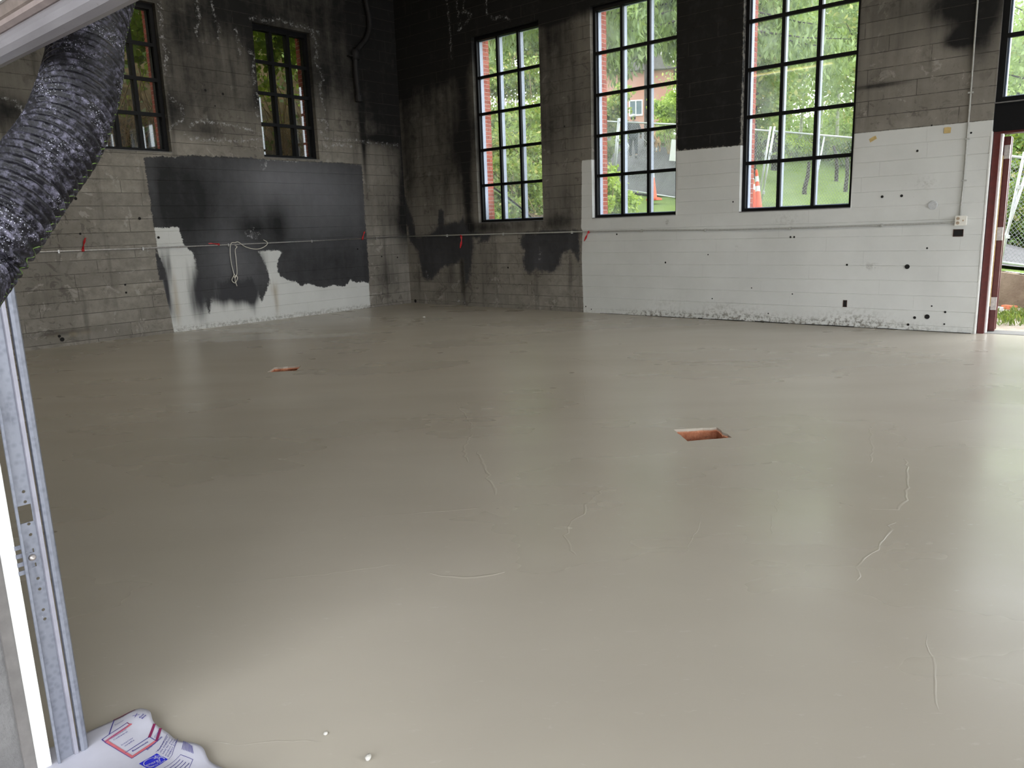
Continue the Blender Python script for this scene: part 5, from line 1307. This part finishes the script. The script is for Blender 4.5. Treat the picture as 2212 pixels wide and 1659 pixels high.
R_ = dict(pel=(.16,.12),sp=(.145,.11),ch=(.17,.12),nk=.06,hb=.075,hd=.10,ht=.07,hl=.095,kl=.065,al=.045,tl=.04,hr=.095,kr=.065,ar=.045,tr=.04,sl=.07,el=.05,wl=.032,pl=.04,sr=.07,er=.05,wr=.032,pr=.04)
verts = [J[n] for n in names]; edges = [(ix[a], ix[b]) for a, b in E_]; rad_ = [R_[n] for n in names]
for sd_, pk in ((-1,'pl'),(1,'pr')):
    p_ = Vector(J[pk])
    for q, (dx_, dy_, L) in enumerate([(-.025,.01,.075),(-.009,.015,.085),(.009,.012,.08),(.024,.005,.065),(-.045*sd_,.03,.05)]):
        b = len(verts); verts += [tuple(p_+Vector((dx_,dy_,-.03 if q < 4 else .0))), tuple(p_+Vector((dx_,dy_+.02,-.03-L*.5))), tuple(p_+Vector((dx_*.8,dy_+.05,-.03-L)))]
        edges += [(ix[pk], b), (b, b+1), (b+1, b+2)]; rad_ += [.011,.010,.008]
skinned('body', verts, edges, rad_, 'skin', pe, 2)
def wear(name, keys, es, scale, m):
    im = {k: i for i, k in enumerate(keys)}
    return skinned(name, [J[k] for k in keys], [(im[a], im[b]) for a, b in es], [tuple(q*scale for q in R_[k]) if hasattr(R_[k], '__len__') else R_[k]*scale for k in keys], m, pe, 2)
wear('jacket', ['sp','pel','ch','nk','sl','el','wl','sr','er','wr'], [('pel','sp'),('sp','ch'),('ch','nk'),('ch','sl'),('sl','el'),('el','wl'),('ch','sr'),('sr','er'),('er','wr')], 1.28, 'jacket_black')
wear('trousers', ['pel','hl','kl','al','hr','kr','ar'], [('pel','hl'),('hl','kl'),('kl','al'),('pel','hr'),('hr','kr'),('kr','ar')], 1.22, 'trousers_dark')
for a, b in (('al','tl'),('ar','tr')):
    A_, B_ = Vector(J[a]), Vector(J[b]); skinned('shoe', [A_-Vector((0,.05,.04)), (A_+B_)/2-Vector((0,0,.02)), B_+Vector((0,.04,0))], [(0,1),(1,2)], [.055,.055,.04], 'shoe_grey', pe, 2)
cap = MB().lathe([(.112,-.02),(.116,.03),(.105,.075),(.07,.11),(.0001,.122)], (0,.04,1.69), 18); o = obj('cap', cap, 'cap_grey', None, True); o.parent = pe
o = obj('cap_brim', MB().prism([(-.08,.10),(-.06,.21),(0,.24),(.06,.21),(.08,.10)], lambda a, b, t: (a, b+.02, 1.68+.012*t)), 'cap_grey'); o.parent = pe
# face
for s_ in (-1,1):
    o = obj('eye', MB().lathe([(.0001,-.012),(.010,-.006),(.012,0),(.010,.006),(.0001,.012)], (.035*s_,.135,1.66), 8), 'reflective_white'); o.parent = pe
    o = obj('ear', MB().box((.095*s_-.012,.02,1.62),(.095*s_+.012,.06,1.69)), 'skin', bevel=.008); o.parent = pe
o = obj('nose', MB().prism([(-.014,.13),(.014,.13),(0,.165)], lambda a, b, t: (a, b, 1.61+.04*t)), 'skin'); o.parent = pe
o = obj('mouth', MB().box((-.025,.128,1.575),(.025,.142,1.585)), 'red_paint'); o.parent = pe
o = obj('hair', MB().lathe([(.100,-.10),(.112,-.04),(.113,0)], (0,.025,1.69), 16), 'bark', None, True); o.parent = pe
# bag
Rp = Matrix.Translation(pe.location) @ Matrix.Rotation(pang, 4, 'Z')
bagc = Rp @ Vector((-.31,.09,.50)); b = bmesh.new(); bmesh.ops.create_icosphere(b, subdivisions=3, radius=1)
for v in b.verts:
    n_ = v.co.copy(); v.co = Vector((n_.x*.17, n_.y*.11, n_.z*.22*(1-.15*n_.z)))*(1+.06*math.sin(9*n_.x+7*n_.z)); v.co += bagc
m_ = bpy.data.meshes.new('shopping_bag'); b.to_mesh(m_); b.free()
bgr = empty('shopping_bag', tuple(bagc-Vector((0,0,.22))), 'white plastic bag hanging from the walker\'s hand', 'bag')
link('bag_body', m_, 'bag_white', bgr, True)
hd_ = Rp @ Vector((-.29,.12,.80)); obj('handle', MB().tube([tuple(bagc+Vector((-.06,0,.17))), tuple(hd_), tuple(bagc+Vector((.06,0,.17)))], .008, 5), 'bag_white', bgr, fixn=False)
# dog
df = at(1418,325,33.5); dz0 = max(gz(df[0], df[1])+.06, df[2]-.05)
dgE = empty('dog', (df[0], df[1], dz0), 'tan and white dog on a leash ahead of the walker', 'dog', rot=(0,0,pang+2.7))
dv = [(0,-.26,.42),(0,0,.43),(0,.22,.45),(0,.33,.55),(0,.40,.64),(0,.50,.62),(0,.57,.60),(0,-.34,.50),(0,-.36,.60),(0,-.28,.64)]
de = [(0,1),(1,2),(2,3),(3,4),(4,5),(5,6),(0,7),(7,8),(8,9)]; drr = [.105,.115,.13,.085,.085,.05,.028,.035,.04,.035]
for sx in (-1,1):
    b = len(dv); dv += [(.07*sx,-.22,.36),(.075*sx,-.16,.26),(.075*sx,-.27,.17),(.075*sx,-.25,.04),(.075*sx,-.21,.02)]; de += [(0,b),(b,b+1),(b+1,b+2),(b+2,b+3),(b+3,b+4)]; drr += [.07,.05,.03,.026,.024]
    b = len(dv); dv += [(.075*sx,.22,.34),(.075*sx,.20,.20),(.075*sx,.22,.04),(.075*sx,.26,.02)]; de += [(2,b),(b,b+1),(b+1,b+2),(b+2,b+3)]; drr += [.06,.035,.026,.024]
    b = len(dv); dv += [(.05*sx,.38,.72),(.06*sx,.38,.78)]; de += [(4,b),(b,b+1)]; drr += [.03,.012]
skinned('body', dv, de, drr, 'dog_tan', dgE, 2, 1)
skinned('chest_fur', [(0,.26,.40),(0,.33,.48),(0,.36,.56)], [(0,1),(1,2)], [.085,.075,.05], 'dog_white', dgE, 2)
for sx in (-1,1): skinned('sock', [(.075*sx,.215,.16),(.075*sx,.22,.04),(.075*sx,.265,.022)], [(0,1),(1,2)], [.036,.031,.030], 'dog_white', dgE, 1)
o = obj('nose', MB().lathe([(.0001,-.012),(.014,-.004),(.014,.004),(.0001,.012)], (0,.60,.605), 8), 'flat_black'); o.parent = dgE
hand = Rp @ Vector((.35,.22,.90)); col_ = Vector((df[0], df[1], dz0+.55)); mid = (hand+col_)/2-Vector((0,0,.22))
o = obj('leash', MB().tube(sag([tuple(hand), tuple(mid), tuple(col_)], 8), .010, 5), 'bag_white', fixn=False); tag(o, 'thin pale leash between the walker\'s hand and the dog', 'leash')
